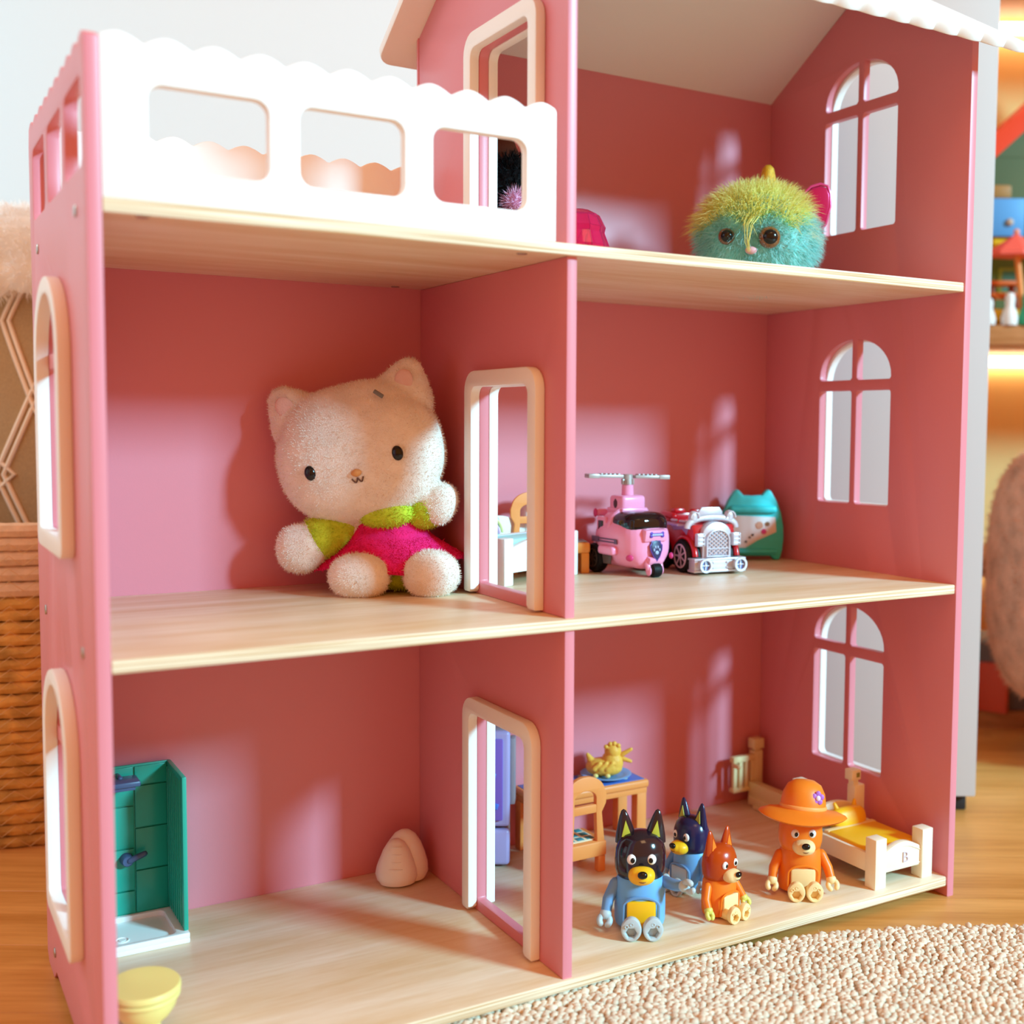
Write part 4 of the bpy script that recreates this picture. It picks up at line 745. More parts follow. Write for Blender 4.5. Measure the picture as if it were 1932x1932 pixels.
for z0, x1_, z1 in ((0.0225, 0.0265, 0.0300), (0.0200, 0.0260, 0.0165)):
    b = B(); tube(b, [(0.0145, -0.002, z0), (x1_, -0.003, z1)], [0.0030, 0.0020], 10); obj('beak', b, GOLD, t)
for x in (-0.0125, 0.001):
    b = B(); sell(b, (x, -0.0150, 0.0030), (0.0030, 0.0026, 0.0024)); obj('foot', b, mat('pale_yellow', 'ecd27c', 0.5), t)
# chairs
def chair(label, loc, rz, parts=True, name='orange_chair'):
    t = thing(name, label, 'toy furniture', loc, rz, 'orange toy chairs')
    # back towards -Y
    for s in (-1, 1):
        b = B(); box(b, (s * 0.0200, -0.018, 0.0075), (0.0085, 0.0080, 0.0150), 0.0008); obj('leg', b, ORANGE, t)
        b = B(); box(b, (s * 0.0200, 0.018, 0.0075), (0.0085, 0.0080, 0.0150), 0.0008); obj('leg', b, ORANGE, t)
    b = B(); box(b, (0, 0, 0.0220), (0.0500, 0.0460, 0.0140), 0.0016); st = obj('seat', b, ORANGE, t)
    b = B(); box(b, (0, 0.002, 0.0296), (0.0360, 0.0360, 0.0010), 0.0004); cu = obj('seat_cushion', b, mat('cushion_cream', 'e9d9b4', 0.6), st)
    for i in range(3):
        for j in range(3):
            b = B(); box(b, ((i - 1) * 0.0115, 0.002 + (j - 1) * 0.0115, 0.0302), (0.0078, 0.0078, 0.0006), 0.0002); obj('check', b, mat('check_teal', '2f8f9e', 0.5), cu)
    R0 = 0.0235
    outer = [(-0.0235, 0.028), (-0.0145, 0.028), (-0.0130, 0.0560), ] + [(0.0130 * -math.cos(a), 0.0700 + 0.0075 * math.sin(a)) for a in np.linspace(0, PI, 12)] + [(0.0130, 0.0560), (0.0145, 0.028), (0.0235, 0.028), (0.0200, 0.0560), (0.0250, 0.0640), (0.0255, 0.0720)] + [(0.0240 * math.cos(a), 0.0740 + 0.0170 * math.sin(a)) for a in np.linspace(0.15, PI - 0.15, 18)] + [(-0.0255, 0.0720), (-0.0250, 0.0640), (-0.0200, 0.0560)]
    obj('backrest', plate_mesh([outer], 0.0065, 0.0010, MY(-0.0215, 0.0065)), ORANGE, t)
    b = B(); box(b, (0, -0.0180, 0.0600), (0.0300, 0.0060, 0.0080), 0.001); obj('back_rail', b, ORANGE, t)
    return t
chair('orange toy chair with arched back and checked seat pulled up to the orange table', (0.4800, 0.2130, 0), 0.02).scale = (1, 1, 1.12)
# fridge
t = thing('toy_fridge', 'lilac toy refrigerator with a freezer drawer behind the lower doorway', 'toy appliance', (0.4060, 0.2790, 0), RY); LIL = mat('lilac_plastic', 'a49ac8', 0.3, 0.5); GRY = mat('grey_plastic', '8e8790', 0.4)
b = B(); box(b, (0, 0.006, 0.073), (0.056, 0.030, 0.144), 0.002); obj('cabinet', b, GRY, t)
b = B(); box(b, (0, -0.013, 0.0935), (0.060, 0.010, 0.101), 0.004, seg=3); dr = obj('door', b, LIL, t)
b = B(); box(b, (0, -0.0195, 0.0935), (0.046, 0.003, 0.086), 0.003); obj('door_panel', b, mat('violet_panel', '7a5cb4', 0.35), dr)
b = B(); box(b, (0, -0.013, 0.0215), (0.060, 0.012, 0.038), 0.004, seg=3); obj('freezer_drawer', b, LIL, t)
b = B(); box(b, (0.0320, -0.004, 0.1000), (0.006, 0.016, 0.070), 0.0015); obj('hinge_strip', b, GRY, t)
for dx, dz, h_ in ((0.012, 0.118, 'e0509a'), (0.013, 0.098, '4aa6e0'), (0.016, 0.066, '4a7ad8'), (0.010, 0.078, 'f0f0f4')):
    b = B(); box(b, (dx, -0.0216, dz), (0.0050, 0.0012, 0.0060), 0.0004, (0, 0.5 * dx * 40, 0)); obj('magnet', b, mat('magnet_' + h_, h_, 0.4), dr)
# white shell toy
t = thing('shell_toy', 'small white hooded shell shaped toy in the corner of the ground floor', 'toy', (0.310, 0.270, 0), RY); SHW = mat('shell_white', 'f2e6df', 0.35, 0.45, sss=0.1)
def egg(c, sx, sy, h, tilt=0, n=28):
    b = B(); lathe(b, [(0.55, 0.0), (0.86, 0.05), (1.0, 0.20), (0.97, 0.36), (0.84, 0.56), (0.66, 0.76), (0.42, 0.92), (0.18, 0.99), (0, 1.0)], n)
    bmesh.ops.scale(b, vec=(sx, sy, h), verts=b.verts); bmesh.ops.rotate(b, verts=b.verts, matrix=Matrix.Rotation(tilt, 3, 'Y')); bmesh.ops.translate(b, verts=b.verts, vec=c); return b
obj('hood', egg((0.003, 0.006, 0.0006), 0.0245, 0.018, 0.0515, 0.03), SHW, t); obj('front_shell', egg((-0.001, -0.006, 0.0), 0.0205, 0.0165, 0.0465, -0.04), SHW, t)
obj('side_fold', egg((-0.010, 0.001, 0.0003), 0.0155, 0.0165, 0.039, 0.10), SHW, t)
b = B()
for k in range(4): ringsweep(b, [(-0.001 + (0.0135 - 0.0016 * k) * math.sin(a), -0.006 - (0.0155 - 0.0022 * k) * math.cos(a) - 0.0003, 0.018 + 0.0068 * k + 0.002 * math.cos(a)) for a in np.linspace(-0.7, 0.7, 9)], 0.0006, 5)
stuff(obj('shell_ribs', b, SHW, t))
# shower
def shower():
    x0, x1, y0, y1, h = 0.0035, 0.0970, 0.2310, 0.3020, 0.1480; cx, cy = (x0 + x1) / 2, (y0 + y1) / 2
    t = thing('toy_shower', 'teal walled toy shower cabin on a white tray in the left corner', 'toy furniture', (cx, cy, 0)); TL = mat('teal_clear_plastic', '2cc0a4', 0.3, 0.5, trans=0.3); TL2 = mat('teal_tile', '1fa68f', 0.3, 0.5); GB = mat('grey_blue_plastic', '44597c', 0.35)
    tr = plate_mesh([rrect(x0 - cx, x1 - cx, y0 - cy, y1 - cy, 0.001)], 0.0045, 0.0008, MZ(0, 0.0045)); tray = obj('tray', tr, WHITE, t)
    rim = plate_mesh([rrect(x0 - cx, x1 - cx, y0 - cy, y1 - cy, 0.001), rrect(x0 - cx + 0.006, x1 - cx - 0.010, y0 - cy + 0.005, y1 - cy - 0.007, 0.006)], 0.0050, 0.0008, MZ(0.0042, 0.0050)); obj('tray_rim', rim, WHITE, tray)
    b = B(); ringsweep(b, [(-0.006 + 0.0055 * math.cos(a), -0.012 + 0.0055 * math.sin(a), 0.0048) for a in np.linspace(0, 2 * PI, 21)[:-1]], 0.0007, 6, closed=True); cyl(b, (-0.006, -0.012, 0.0046), (-0.006, -0.012, 0.0052), 0.0028, seg=14); obj('drain', b, WHITE, tray)
    b = B(); box(b, (x1 - cx - 0.002, 0.002, 0.0095 + (h - 0.0095) / 2), (0.0040, y1 - y0 - 0.006, h - 0.0095), 0.0008)
    wl = obj('glass_wall', b, TL, t)
    b = B()
    for k in range(7): box(b, (x1 - cx - 0.0044, -0.022 + 0.0085 * k, 0.0095 + (h - 0.012) / 2), (0.0010, 0.0014, h - 0.016), 0.0003)
    stuff(obj('glass_flutes', b, TL, wl))
    bk = obj('tile_wall', box(B(), (0, y1 - cy - 0.0015, h / 2 + 0.004), (x1 - x0 - 0.002, 0.0030, h - 0.0080), 0.0005), TL2, t)
    wd = (x1 - x0 - 0.006) / 3
    for i in range(3):
        off = 0.018 if i % 2 else 0.0; z = 0.0100 - off
        while z < h - 0.002:
            z0_, z1_ = max(z, 0.0100), min(z + 0.0395, h - 0.001)
            if z1_ - z0_ > 0.006:
                b = B(); box(b, (x0 - cx + 0.002 + wd * (i + 0.5), y1 - cy - 0.0038, (z0_ + z1_) / 2), (wd - 0.0012, 0.0020, z1_ - z0_ - 0.0012), 0.0006); obj('tile', b, TL2, bk)
            z += 0.0395
    b = B(); cyl(b, (x0 - cx + 0.0525, y1 - cy - 0.004, 0.062), (x0 - cx + 0.0525, y1 - cy - 0.013, 0.062), 0.0060, 0.0050, 18, 0.0008); tube(b, [(x0 - cx + 0.0545, y1 - cy - 0.012, 0.0625), (x0 - cx + 0.0670, y1 - cy - 0.013, 0.0670)], [0.0030, 0.0026], 10); obj('tap_handle', b, GB, t)
    b = B(); tube(b, [(x0 - cx + 0.046, y1 - cy - 0.004, 0.1400), (x0 - cx + 0.046, y1 - cy - 0.020, 0.1415)], 0.0026, 10); box(b, (x0 - cx + 0.046, y1 - cy - 0.024, 0.1390), (0.0300, 0.0240, 0.0050), 0.0016); box(b, (x0 - cx + 0.046, y1 - cy - 0.024, 0.1350), (0.0220, 0.0180, 0.0040), 0.001); obj('shower_head', b, GB, t)
shower()
# toilet
t = thing('toy_toilet', 'pale yellow toy toilet with its lid closed at the front left of the dollhouse', 'toy furniture', (0.0300, 0.0760, 0)); PY_ = mat('pale_yellow_plastic', 'ecdb86', 0.45, 0.4, sss=0.15)
b = B(); lathe(b, [(0.0150, 0.0), (0.0150, 0.003), (0.0120, 0.008), (0.0110, 0.012), (0.0125, 0.0160), (0.0180, 0.0210), (0.0222, 0.0275), (0.0238, 0.0330), (0.0240, 0.0345)], 36, (0, 0, 0), None, 1.0, 1.12); obj('bowl', b, PY_, t)
b = B(); lathe(b, [(0.0, 0.0346), (0.0250, 0.0346), (0.0258, 0.0362), (0.0252, 0.0386), (0.0, 0.0386)], 40, (0, 0, 0), None, 1.0, 1.12); obj('seat_ring', b, PY_, t)
b = B(); lathe(b, [(0.0, 0.0390), (0.0252, 0.0390), (0.0262, 0.0402), (0.0262, 0.0428), (0.0250, 0.0444), (0.0, 0.0450)], 40, (0, 0, 0), None, 1.0, 1.12); obj('lid', b, PY_, t)
# ------------------------------------------------------------------ first-floor furniture behind the doorway
def bed2():
    t = thing('rainbow_bed', 'white toy bed with pastel rainbow pillow and blanket behind the middle doorway', 'toy furniture', (0.4340, 0.2440, F2), RY + 0.98); MW = mat('milk_white_plastic', 'eef0ea', 0.4, 0.4, sss=0.1); AQ = mat('aqua_fabric', 'b4e6e2', 0.6); 
    hw, y0, y1 = 0.0620, -0.0200, 0.0360
    for s in (-1, 1):
        b = B(); box(b, (s * (hw - 0.007), y0, 0.0235), (0.0145, 0.0120, 0.047), 0.0014); obj('post', b, MW, t)
        b = B(); box(b, (s * (hw - 0.007), y1, 0.0380), (0.0145, 0.0100, 0.076), 0.0014); obj('post', b, MW, t)
    zc = [((hw - 0.012) * (2 * f - 1), 0.0360 + 0.0085 * math.sin(PI * f)) for f in np.linspace(0, 1, 16)]
    obj('footboard', plate_mesh([[(-(hw - 0.012), 0.012), (hw - 0.012, 0.012)] + zc[::-1]], 0.006, 0.0008, MY(y0 - 0.003, 0.006)), MW, t)
    zc = [((hw - 0.012) * (2 * f - 1), 0.0500 + 0.0130 * math.sin(PI * f)) for f in np.linspace(0, 1, 16)]
    obj('headboard', plate_mesh([[(-(hw - 0.012), 0.012), (hw - 0.012, 0.012)] + zc[::-1]], 0.005, 0.0008, MY(y1 - 0.002, 0.005)), MW, t)
    b = B(); box(b, (0, (y0 + y1) / 2, 0.0280), (2 * hw - 0.006, y1 - y0 - 0.010, 0.0240), 0.002); obj('mattress', b, MW, t)
    b = B(); box(b, (0, (y0 + y1) / 2 - 0.006, 0.0400), (2 * hw - 0.012, y1 - y0 - 0.022, 0.0090), 0.003); bl = obj('blanket', b, AQ, t)
    for k, h_ in enumerate(('d8cfe0', 'f0e2b8', 'f0c8d6')): b = B(); box(b, (0, (y0 + y1) / 2 + 0.007 + 0.003 * k, 0.0446), (2 * hw - 0.014, 0.0024, 0.0012), 0.0003); obj('rainbow_stripe', b, mat('pastel_' + h_, h_, 0.6), bl)
    b = B(); sell(b, (-0.034, y1 - 0.012, 0.0530), (0.0240, 0.0085, 0.0180), 2.4); tube(b, [(-0.022, y1 - 0.012, 0.064), (-0.016, y1 - 0.012, 0.072)], [0.005, 0.003], 10); pl = obj('pillow', b, AQ, t)
    for k, h_ in enumerate(('e9efa0', 'e6b8dc')): b = B(); ringsweep(b, [(-0.034 + (0.020 - 0.005 * k) * math.cos(a), y1 - 0.0212, 0.044 + (0.0200 - 0.005 * k) * math.sin(a)) for a in np.linspace(0.2, PI - 0.2, 14)], 0.0016, 6); obj('pillow_rainbow', b, mat('pastel2_' + h_, h_, 0.6), pl)
bed2()
t = thing('low_orange_table', 'low orange toy table with a grey top beside the pink helicopter', 'toy furniture', (0.5020, 0.2740, F2), RY + 0.2); OR2 = mat('amber_plastic', 'f0a24a', 0.42, sss=0.1)
b = B(); box(b, (0, 0, 0.0270), (0.048, 0.034, 0.0120), 0.003); tp = obj('table_top', b, OR2, t); b = B(); box(b, (0, 0, 0.0334), (0.042, 0.028, 0.0010), 0.0003); obj('top_inlay', b, mat('inlay_grey', '8d9396', 0.4), tp)
for sx in (-1, 1):
    for sy in (-1, 1): b = B(); box(b, (sx * 0.0185, sy * 0.0115, 0.0108), (0.0088, 0.0088, 0.0216), 0.001); obj('leg', b, OR2, t)
t = chair('orange toy chair with round back standing behind the rainbow bed', (0.4620, 0.2895, F2), RY + 0.52); t.scale = (0.9, 0.45, 0.95)
# ------------------------------------------------------------------ rug
RC, RR = Vector((0.371, -0.8073)), 0.8298
t = thing('woven_rug', 'round cream rug of thick looped wool yarn on the wooden floor', 'rug', (RC.x, RC.y, FZ))
YARN = mat('cream_yarn', 'e6d5bd', 0.95, 0.1, noise=0.10, nscale=70, bump=0.6, bscale=1400)
b = B(); lathe(b, [(0, 0), (RR - 0.004, 0), (RR - 0.001, 0.003), (RR - 0.004, 0.0055), (0, 0.0055)], 160); obj('rug_base', b, mat('rug_backing', 'cbb9a4', 0.95), t)
ico = bmesh.new(); bmesh.ops.create_icosphere(ico, subdivisions=1, radius=1); ico.verts.ensure_lookup_table()
iv = np.array([v.co[:] for v in ico.verts]); ifc = np.array([[v.index for v in f.verts] for f in ico.faces]); ico.free()
cs = []
row = 0; v = -0.66; 
while v < 0.86:
    u_ = -0.66
    while u_ < 0.80:
        x = u_ + 0.0034 * (row % 2) + random.uniform(-0.0020, 0.0020); y = v + random.uniform(-0.0016, 0.0016) + 0.0012 * math.sin(u_ * 60)
        r_ = math.hypot(x, y)
        if r_ < RR - 0.003 and y > 0.44: cs.append((x, y))
        u_ += 0.0068
    v += 0.0046; row += 1
cs = np.array(cs); n = len(cs); ang = rng.normal(0.35, 0.35, n) * np.where(rng.random(n) < 0.5, 1, -1); sz = 0.85 + 0.55 * rng.random(n)
ca, sa = np.cos(ang)[:, None], np.sin(ang)[:, None]
lx, ly, lz = iv[:, 0][None] * 0.0042 * sz[:, None], iv[:, 1][None] * 0.0029 * sz[:, None], iv[:, 2][None] * 0.0034 * sz[:, None]
px = cs[:, 0:1] + lx * ca - ly * sa; py = cs[:, 1:2] + lx * sa + ly * ca; pz = 0.0062 + lz + (rng.random(n) * 0.0012)[:, None]
vs = np.stack([px, py, pz], 2).reshape(-1, 3); fs = (ifc[None] + (np.arange(n) * len(iv))[:, None, None]).reshape(-1, 3)
q = bpy.data.meshes.new('yarn_loops'); q.vertices.add(len(vs)); q.vertices.foreach_set('co', vs.ravel()); q.loops.add(len(fs) * 3); q.loops.foreach_set('vertex_index', fs.ravel().astype(np.int32)); q.polygons.add(len(fs)); q.polygons.foreach_set('loop_start', np.arange(0, len(fs) * 3, 3).astype(np.int32)); q.update(calc_edges=True)
o = link('yarn_loops', q, YARN, t, True, 180); stuff(o)
fuzz('yarn_fuzz', q, 12000, 0.0045, 0.00012, YARN, t, 0.9, segs=2, curl=0.2)
p = room(0.299, 1.080, FZ); b = B(); ringsweep(b, [(0, 0, 0.0012), (0.004, -0.006, 0.0022), (0.006, -0.013, 0.0014), (0.012, -0.022, 0.0012)], 0.0009, 6); o = obj('loose_yarn', b, YARN); o.location = p; tag(o, 'short loose white thread lying on the wooden floor beyond the rug', 'thread')
# ------------------------------------------------------------------ basket with cushion and blanket
t = thing('woven_basket', 'tall round basket of coiled seagrass rope with a pale rim', 'basket', room(-0.725, 1.505, FZ))
SEA = mat('seagrass', 'cfa75e', 0.8, 0.25, noise=0.35, nscale=38, bump=0.9, bscale=240); PALE = mat('pale_rope', 'e2cbb0', 0.9, 0.2, noise=0.10, nscale=120, bump=0.6, bscale=700)
z = 0.0065; k = 0
while k < 26:
    pale = k >= 21; r0 = 0.0068 if not pale else 0.0082; z += 0 if k == 0 else (r0 if not pale else r0); Rb = 0.205 + 0.010 * math.sin(PI * min(1, k / 25))
    b = bmesh.new(); N, mS = 180, 8; tw = 46 if not pale else 90; am = 0.075 if not pale else 0.03; ph = random.random() * 6; rings = []
    for i in range(N):
        a = 2 * PI * i / N; wob = 0.0012 * math.sin(5 * a + ph) + random.uniform(-0.0003, 0.0003)
        rr_ = [r0 * 1.06 * (1 + am * math.cos(2 * (2 * PI * j / mS) + tw * a + ph)) for j in range(mS)]
        rings.append([b.verts.new(((Rb + wob + rr_[j] * math.cos(2 * PI * j / mS)) * math.cos(a), (Rb + wob + rr_[j] * math.cos(2 * PI * j / mS)) * math.sin(a), z + rr_[j] * math.sin(2 * PI * j / mS) + 0.0008 * math.sin(3 * a + ph))) for j in range(mS)])
    for i in range(N):
        A, C_ = rings[i], rings[(i + 1) % N]
        for j in range(mS): b.faces.new((A[j], A[(j + 1) % mS], C_[(j + 1) % mS], C_[j]))
    obj('rope_coil', b, PALE if pale else SEA, t); z += r0; k += 1
TOPZ = z
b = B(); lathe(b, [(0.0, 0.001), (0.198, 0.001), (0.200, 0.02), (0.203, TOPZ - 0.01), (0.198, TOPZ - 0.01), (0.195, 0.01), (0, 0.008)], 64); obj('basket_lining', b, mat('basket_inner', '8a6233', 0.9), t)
b = B()
for k in range(0, 25):
    zz = 0.0065 + 0.0138 * k; pts = []
    for i in range(96): a = 2 * PI * i / 96; rad = 0.2165 + 0.010 * math.sin(PI * k / 25); pts.append((rad * math.cos(a), rad * math.sin(a), zz + (0.0075 if i % 2 else -0.0035)))
    ringsweep(b, pts, 0.0005, 3, closed=True)
stuff(obj('cross_stitching', b, mat('stitch_thread', 'd8b27c', 0.8), t))
t = thing('beige_cushion', 'beige canvas cushion embroidered with white double diamonds standing in the rope basket', 'cushion', room(-0.70, 1.52, FZ + 0.02), RY)
CANV = mat('beige_canvas', 'b39a76', 0.95, 0.1, noise=0.10, nscale=500, bump=0.7, bscale=1100)
b = B(); sell(b, (0, 0, 0.375), (0.185, 0.085, 0.300), 3.2, None, 48, 32); pil = obj('cover', b, CANV, t); EMB = mat('white_embroidery', 'f0e6d6', 0.9)
def cy(x, z): return -0.085 * max(0.01, 1 - (abs(x) / 0.185) ** 3.2 - (abs(z - 0.375) / 0.300) ** 3.2) ** (1 / 3.2) - 0.001
for cx0 in (-0.132, 0.020):
    for zc, hw_ in ((0.580, 0.105), (0.395, 0.125), (0.215, 0.105)):
        for sc in (1.0, 0.80):
            P = [(cx0 + hw_ * sc, zc), (cx0, zc + 0.105 * sc * 1.05), (cx0 - hw_ * sc * 0.4, zc), (cx0, zc - 0.105 * sc * 1.05)]
            pts = []
            for (xa, za), (xb, zb) in zip(P, P[1:] + P[:1]):
                for f in np.linspace(0, 1, 9)[:-1]: xx, z2 = xa + (xb - xa) * f, za + (zb - za) * f; pts.append((xx, cy(xx, z2), z2))
            b = B(); ringsweep(b, pts, 0.0028, 6, closed=True); obj('diamond_embroidery', b, EMB, pil)
t = thing('fluffy_blanket', 'white fluffy blanket draped over the top of the beige cushion', 'blanket', room(-0.70, 1.52, FZ + 0.02), RY)
WF = furmat('white_fluff', 'fbf8f4', 0.05)
b = B(); sell(b, (0, 0, 0.665), (0.215, 0.105, 0.058), 2.6, None, 48, 20)
for k in range(12): x = -0.2 + 0.036 * k; sell(b, (x, -0.098, 0.633 + 0.006 * math.sin(k * 2.1) - 0.10 * max(0, x - 0.02)), (0.022, 0.016, 0.024))
o = obj('fleece', remesh(b, 0.006, 4), WF, t); fuzz('fluff', o.data, 14000, 0.013, 0.0007, WF, o, 0.8, segs=2, curl=0.15)
# ------------------------------------------------------------------ right side: cabinet, lit shelves, armchair
t = thing('white_cabinet', 'plain tall white cabinet standing behind the right side of the dollhouse', 'cabinet', room(0.358, 1.63, FZ), RY)
b = B(); box(b, (0, 0.0, 0.64), (0.230, 0.34, 1.238), 0.002); obj('carcass', b, mat('cabinet_white', 'c3b9b4', 0.55, 0.3), t)
for sx in (-1, 1):
    for sy in (-1, 1): b = B(); box(b, (sx * 0.090, sy * 0.14, 0.0105), (0.035, 0.035, 0.021), 0.002); obj('foot', b, mat('dark_foot', '241d1b', 0.6), t)
t = thing('shelving_unit', 'tall wooden shelving unit with glowing light strips beyond the white cabinet', 'shelf', room(1.05, 2.00, FZ), RY)
SHW2 = wood('shelf_wood', 'c98a58', 'a5652f', (2, 14, 14), 0.5); BACKP = mat('shelf_back', 'f4cf86', 0.7)
b = B(); box(b, (0, 0.145, 0.66), (1.0, 0.012, 1.32), 0.001); obj('back_panel', b, BACKP, t)
for sx in (-1, 1): b = B(); box(b, (sx * 0.51, 0.01, 0.66), (0.022, 0.28, 1.32), 0.001); obj('side_board', b, SHW2, t)
LED = mat('warm_led', (1.0, 0.83, 0.55), emit=9.0)
for i, zz in enumerate((0.012, 0.2585, 0.6270, 1.2050)):
    b = B(); box(b, (0, 0.01, zz), (0.998, 0.262, 0.030), 0.0015); sb = obj('shelf', b, SHW2, t)
    if i > 0: b = B(); box(b, (0, 0.128, zz - 0.0285), (0.96, 0.014, 0.016), 0.002); obj('light_strip', b, LED, sb)
# toys on the lit shelf
SZ = 0.6425 + FZ; sp = lambda xc, dp, dz=0: room(xc, dp, SZ + dz)
t = thing('toy_playhouse', 'green and yellow toy playhouse with a sloping red roof on the lit shelf', 'toy', sp(0.80, 1.975), RY)
GRN = mat('moss_green', '5c6b46', 0.6); YB = mat('yolk_yellow', 'f0bf1a', 0.5); RED = mat('tomato_red', 'e5401c', 0.5)
b = B(); box(b, (0, 0.055, 0.165), (0.34, 0.008, 0.29), 0.001)
obj('house_back', b, GRN, t)
b = B(); box(b, (0, 0, 0.016), (0.36, 0.130, 0.024), 0.006); obj('house_base', b, YB, t); b = B(); box(b, (0, 0.012, 0.140), (0.34, 0.086, 0.012), 0.002); obj('house_floor', b, YB, t)
q = plate_mesh([[(-0.19, 0.255), (0.0, 0.430), (0.19, 0.255), (0.19, 0.295), (0.0, 0.472), (-0.19, 0.295)]], 0.11, 0.002, MY(-0.05, 0.11)); obj('house_roof', q, RED, t)
q = plate_mesh([[(-0.17, 0.29), (0.17, 0.29), (0.0, 0.44)]], 0.006, 0.001, MY(0.05, 0.006)); obj('gable', q, GRN, t)
for x in (-0.115, 0.03): 
    b = B(); box(b, (x, 0.050, 0.085), (0.036, 0.006, 0.044), 0.001); wf = obj('house_window_frame', b, mat('khaki', '9aa05a', 0.6), t); b = B(); box(b, (x, 0.0465, 0.085), (0.026, 0.003, 0.034)); obj('house_window', b, mat('dark_teal', '3c6a5c', 0.5), wf)
b = B(); box(b, (-0.1745, 0.02, 0.085), (0.010, 0.080, 0.120), 0.001); obj('house_wall', b, YB, t)
t = thing('blue_cabinet', 'small blue toy cabinet with one round knob on the upper floor of the playhouse', 'toy furniture', sp(0.647, 1.940, 0.1462), RY); b = B(); box(b, (0, 0.012, 0.0300), (0.062, 0.030, 0.060), 0.001); obj('cabinet_body', b, mat('blue_paint', '4f8fc4', 0.5), t)
b = B(); sell(b, (0.006, -0.005, 0.022), (0.006, 0.004, 0.006)); obj('knob', b, mat('brass_knob', 'b7a08c', 0.4), t)
b = B(); box(b, (0, 0, 0.011), (0.034, 0.022, 0.022), 0.004); o = obj('brown_box', b, mat('brown_paint', '9c6f35', 0.6)); o.location = sp(0.640, 1.952, 0.2065); o.rotation_euler = (0, 0, RY); tag(o, 'small brown toy box on top of the blue toy cabinet', 'box')
b = B(); box(b, (0, 0, 0.050), (0.026, 0.030, 0.100), 0.004); o = obj('red_locker', b, mat('dark_red_paint', '8a1410', 0.6)); o.location = sp(0.700, 1.950, 0.1462); o.rotation_euler = (0, 0, RY); tag(o, 'dark red toy locker next to the blue toy cabinet', 'toy furniture')
# parasol and picnic table
t = thing('toy_parasol', 'coral pink toy parasol on an orange pole over the picnic table', 'parasol', sp(0.662, 1.905, 0.0), RY); t.rotation_euler = (0, 0, RY)
CORAL = mat('coral_fabric', 'f2604e', 0.6)
b = bmesh.new(); tp = b.verts.new((-0.008, 0, 0.146)); rg = [b.verts.new((-0.008 + 0.046 * math.cos(2 * PI * k / 8), 0.034 * math.sin(2 * PI * k / 8), 0.116)) for k in range(8)]; lo = [b.verts.new((-0.008 + 0.046 * math.cos(2 * PI * k / 8), 0.034 * math.sin(2 * PI * k / 8), 0.110)) for k in range(8)]
for k in range(8): b.faces.new((tp, rg[k], rg[(k + 1) % 8])); b.faces.new((rg[k], lo[k], lo[(k + 1) % 8], rg[(k + 1) % 8]))
b.faces.new(lo[::-1]); cn = obj('canopy', b, CORAL, t, ang=10); b = B(); sell(b, (-0.008, 0, 0.148), (0.005, 0.005, 0.005)); obj('canopy_knob', b, mat('salmon', 'e59a86', 0.5), cn)
b = B(); ringsweep(b, [(0.006, -0.006, 0.0), (-0.006, 0, 0.112)], 0.0052, 10); obj('pole', b, mat('pole_orange', 'e88a3c', 0.5), t)
t = thing('picnic_table', 'orange red toy picnic table with benches on the yellow base of the playhouse', 'toy furniture', sp(0.646, 1.945, 0.0285), RY); OR3 = mat('burnt_orange', 'd9601c', 0.5)
b = B(); box(b, (0, 0, 0.0430), (0.058, 0.034, 0.007), 0.002); obj('table_top', b, OR3, t)
for s in (-1, 1): b = B(); box(b, (0, s * 0.020, 0.0230), (0.048, 0.010, 0.006), 0.002); obj('bench', b, OR3, t)
for s in (-1, 1): b = B(); ringsweep(b, [(s * 0.020, -0.020, 0.0), (s * 0.016, -0.004, 0.040)], 0.0036, 8); ringsweep(b, [(s * 0.020, 0.020, 0.0), (s * 0.016, 0.004, 0.040)], 0.0036, 8); obj('leg', b, mat('rust_brown', '8f3412', 0.5), t)
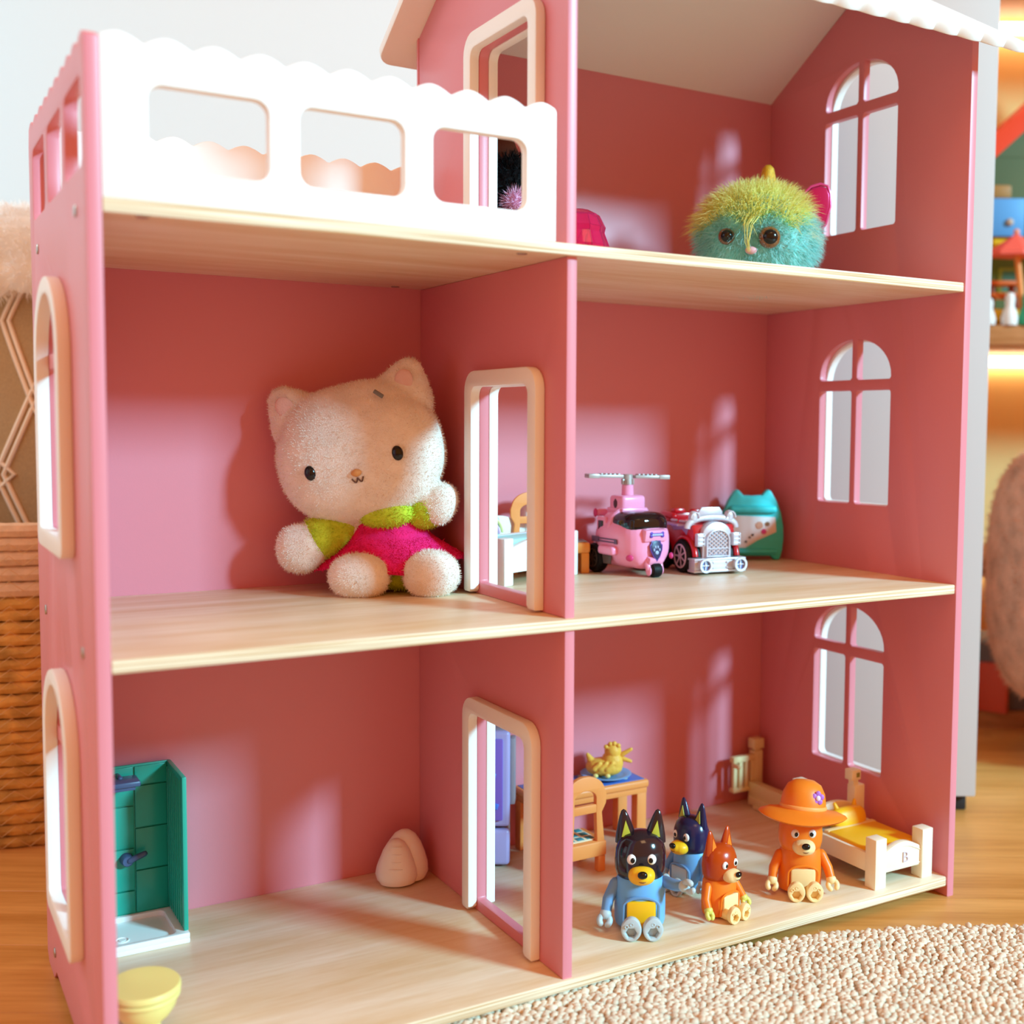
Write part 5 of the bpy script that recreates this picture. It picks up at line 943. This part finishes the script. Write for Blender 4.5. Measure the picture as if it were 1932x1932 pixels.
def vase(nm, label, xc, dp, dz, h_, k=1.0):
    b = B(); lathe(b, [(0.0, 0.0), (0.0105 * k, 0.0), (0.0115 * k, 0.010 * k), (0.0085 * k, 0.020 * k), (0.0060 * k, 0.026 * k), (0.0070 * k, 0.036 * k), (0.0050 * k, 0.043 * k), (0, 0.045 * k)], 20); o = obj(nm, b, mat('vase_' + h_, h_, 0.5)); o.location = sp(xc, dp, dz); tag(o, label, 'toy')
vase('white_bottle', 'tiny white toy bottle standing on the shelf before the picnic table', 0.640, 1.885, 0.0, 'e3dcd6', 1.15)
vase('white_jug', 'tiny pale toy jug on the shelf next to the white cabinet edge', 0.607, 1.884, 0.0, 'd8d2cc', 0.95)
vase('green_bottle', 'tiny green toy bottle at the far end of the picnic table', 0.668, 1.885, 0.0, '2f9a6c', 1.2)
b = B(); box(b, (0, 0, 0.055), (0.10, 0.12, 0.11), 0.003); o = obj('grey_storage_box', b, mat('slate_grey', '6d6a6c', 0.7)); o.location = room(0.655, 1.95, FZ + 0.0275); o.rotation_euler = (0, 0, RY); tag(o, 'dark grey storage box on the lowest shelf beside the armchair', 'box')
b = B(); box(b, (0, 0, 0.040), (0.012, 0.10, 0.078), 0.001); o = obj('red_book', b, mat('coral_book', 'd8553c', 0.6)); o.location = room(0.610, 1.895, FZ + 0.0275); o.rotation_euler = (0, 0.0, RY + 0.9); tag(o, 'coral red picture book leaning on the grey storage box', 'book')
t = thing('fluffy_armchair', 'rounded teddy fabric armchair in fluffy tan pink at the right edge', 'armchair', room(0.935, 1.71, FZ), RY)
TED = furmat('teddy_fabric', 'dcae93', 0.22, 30)
b = B(); sell(b, (0, 0.02, 0.285), (0.355, 0.115, 0.235), 2.5, None, 48, 32); sell(b, (0.02, -0.02, 0.135), (0.325, 0.135, 0.130), 3.0, None, 40, 24); sell(b, (-0.29, -0.01, 0.270), (0.075, 0.125, 0.185), 2.6)
o = obj('upholstery', remesh(b, 0.008, 6), TED, t); fuzz('teddy_pile', o.data, 30000, 0.0085, 0.0006, TED, o, 0.9, segs=2, curl=0.1)
for sx in (-1, 1):
    for sy in (-1, 1): b = B(); cyl(b, (sx * 0.24, 0.02 + sy * 0.08, 0), (sx * 0.24, 0.02 + sy * 0.08, 0.035), 0.014, 0.02); obj('leg', b, mat('dark_leg', '2c1d14', 0.5), t)
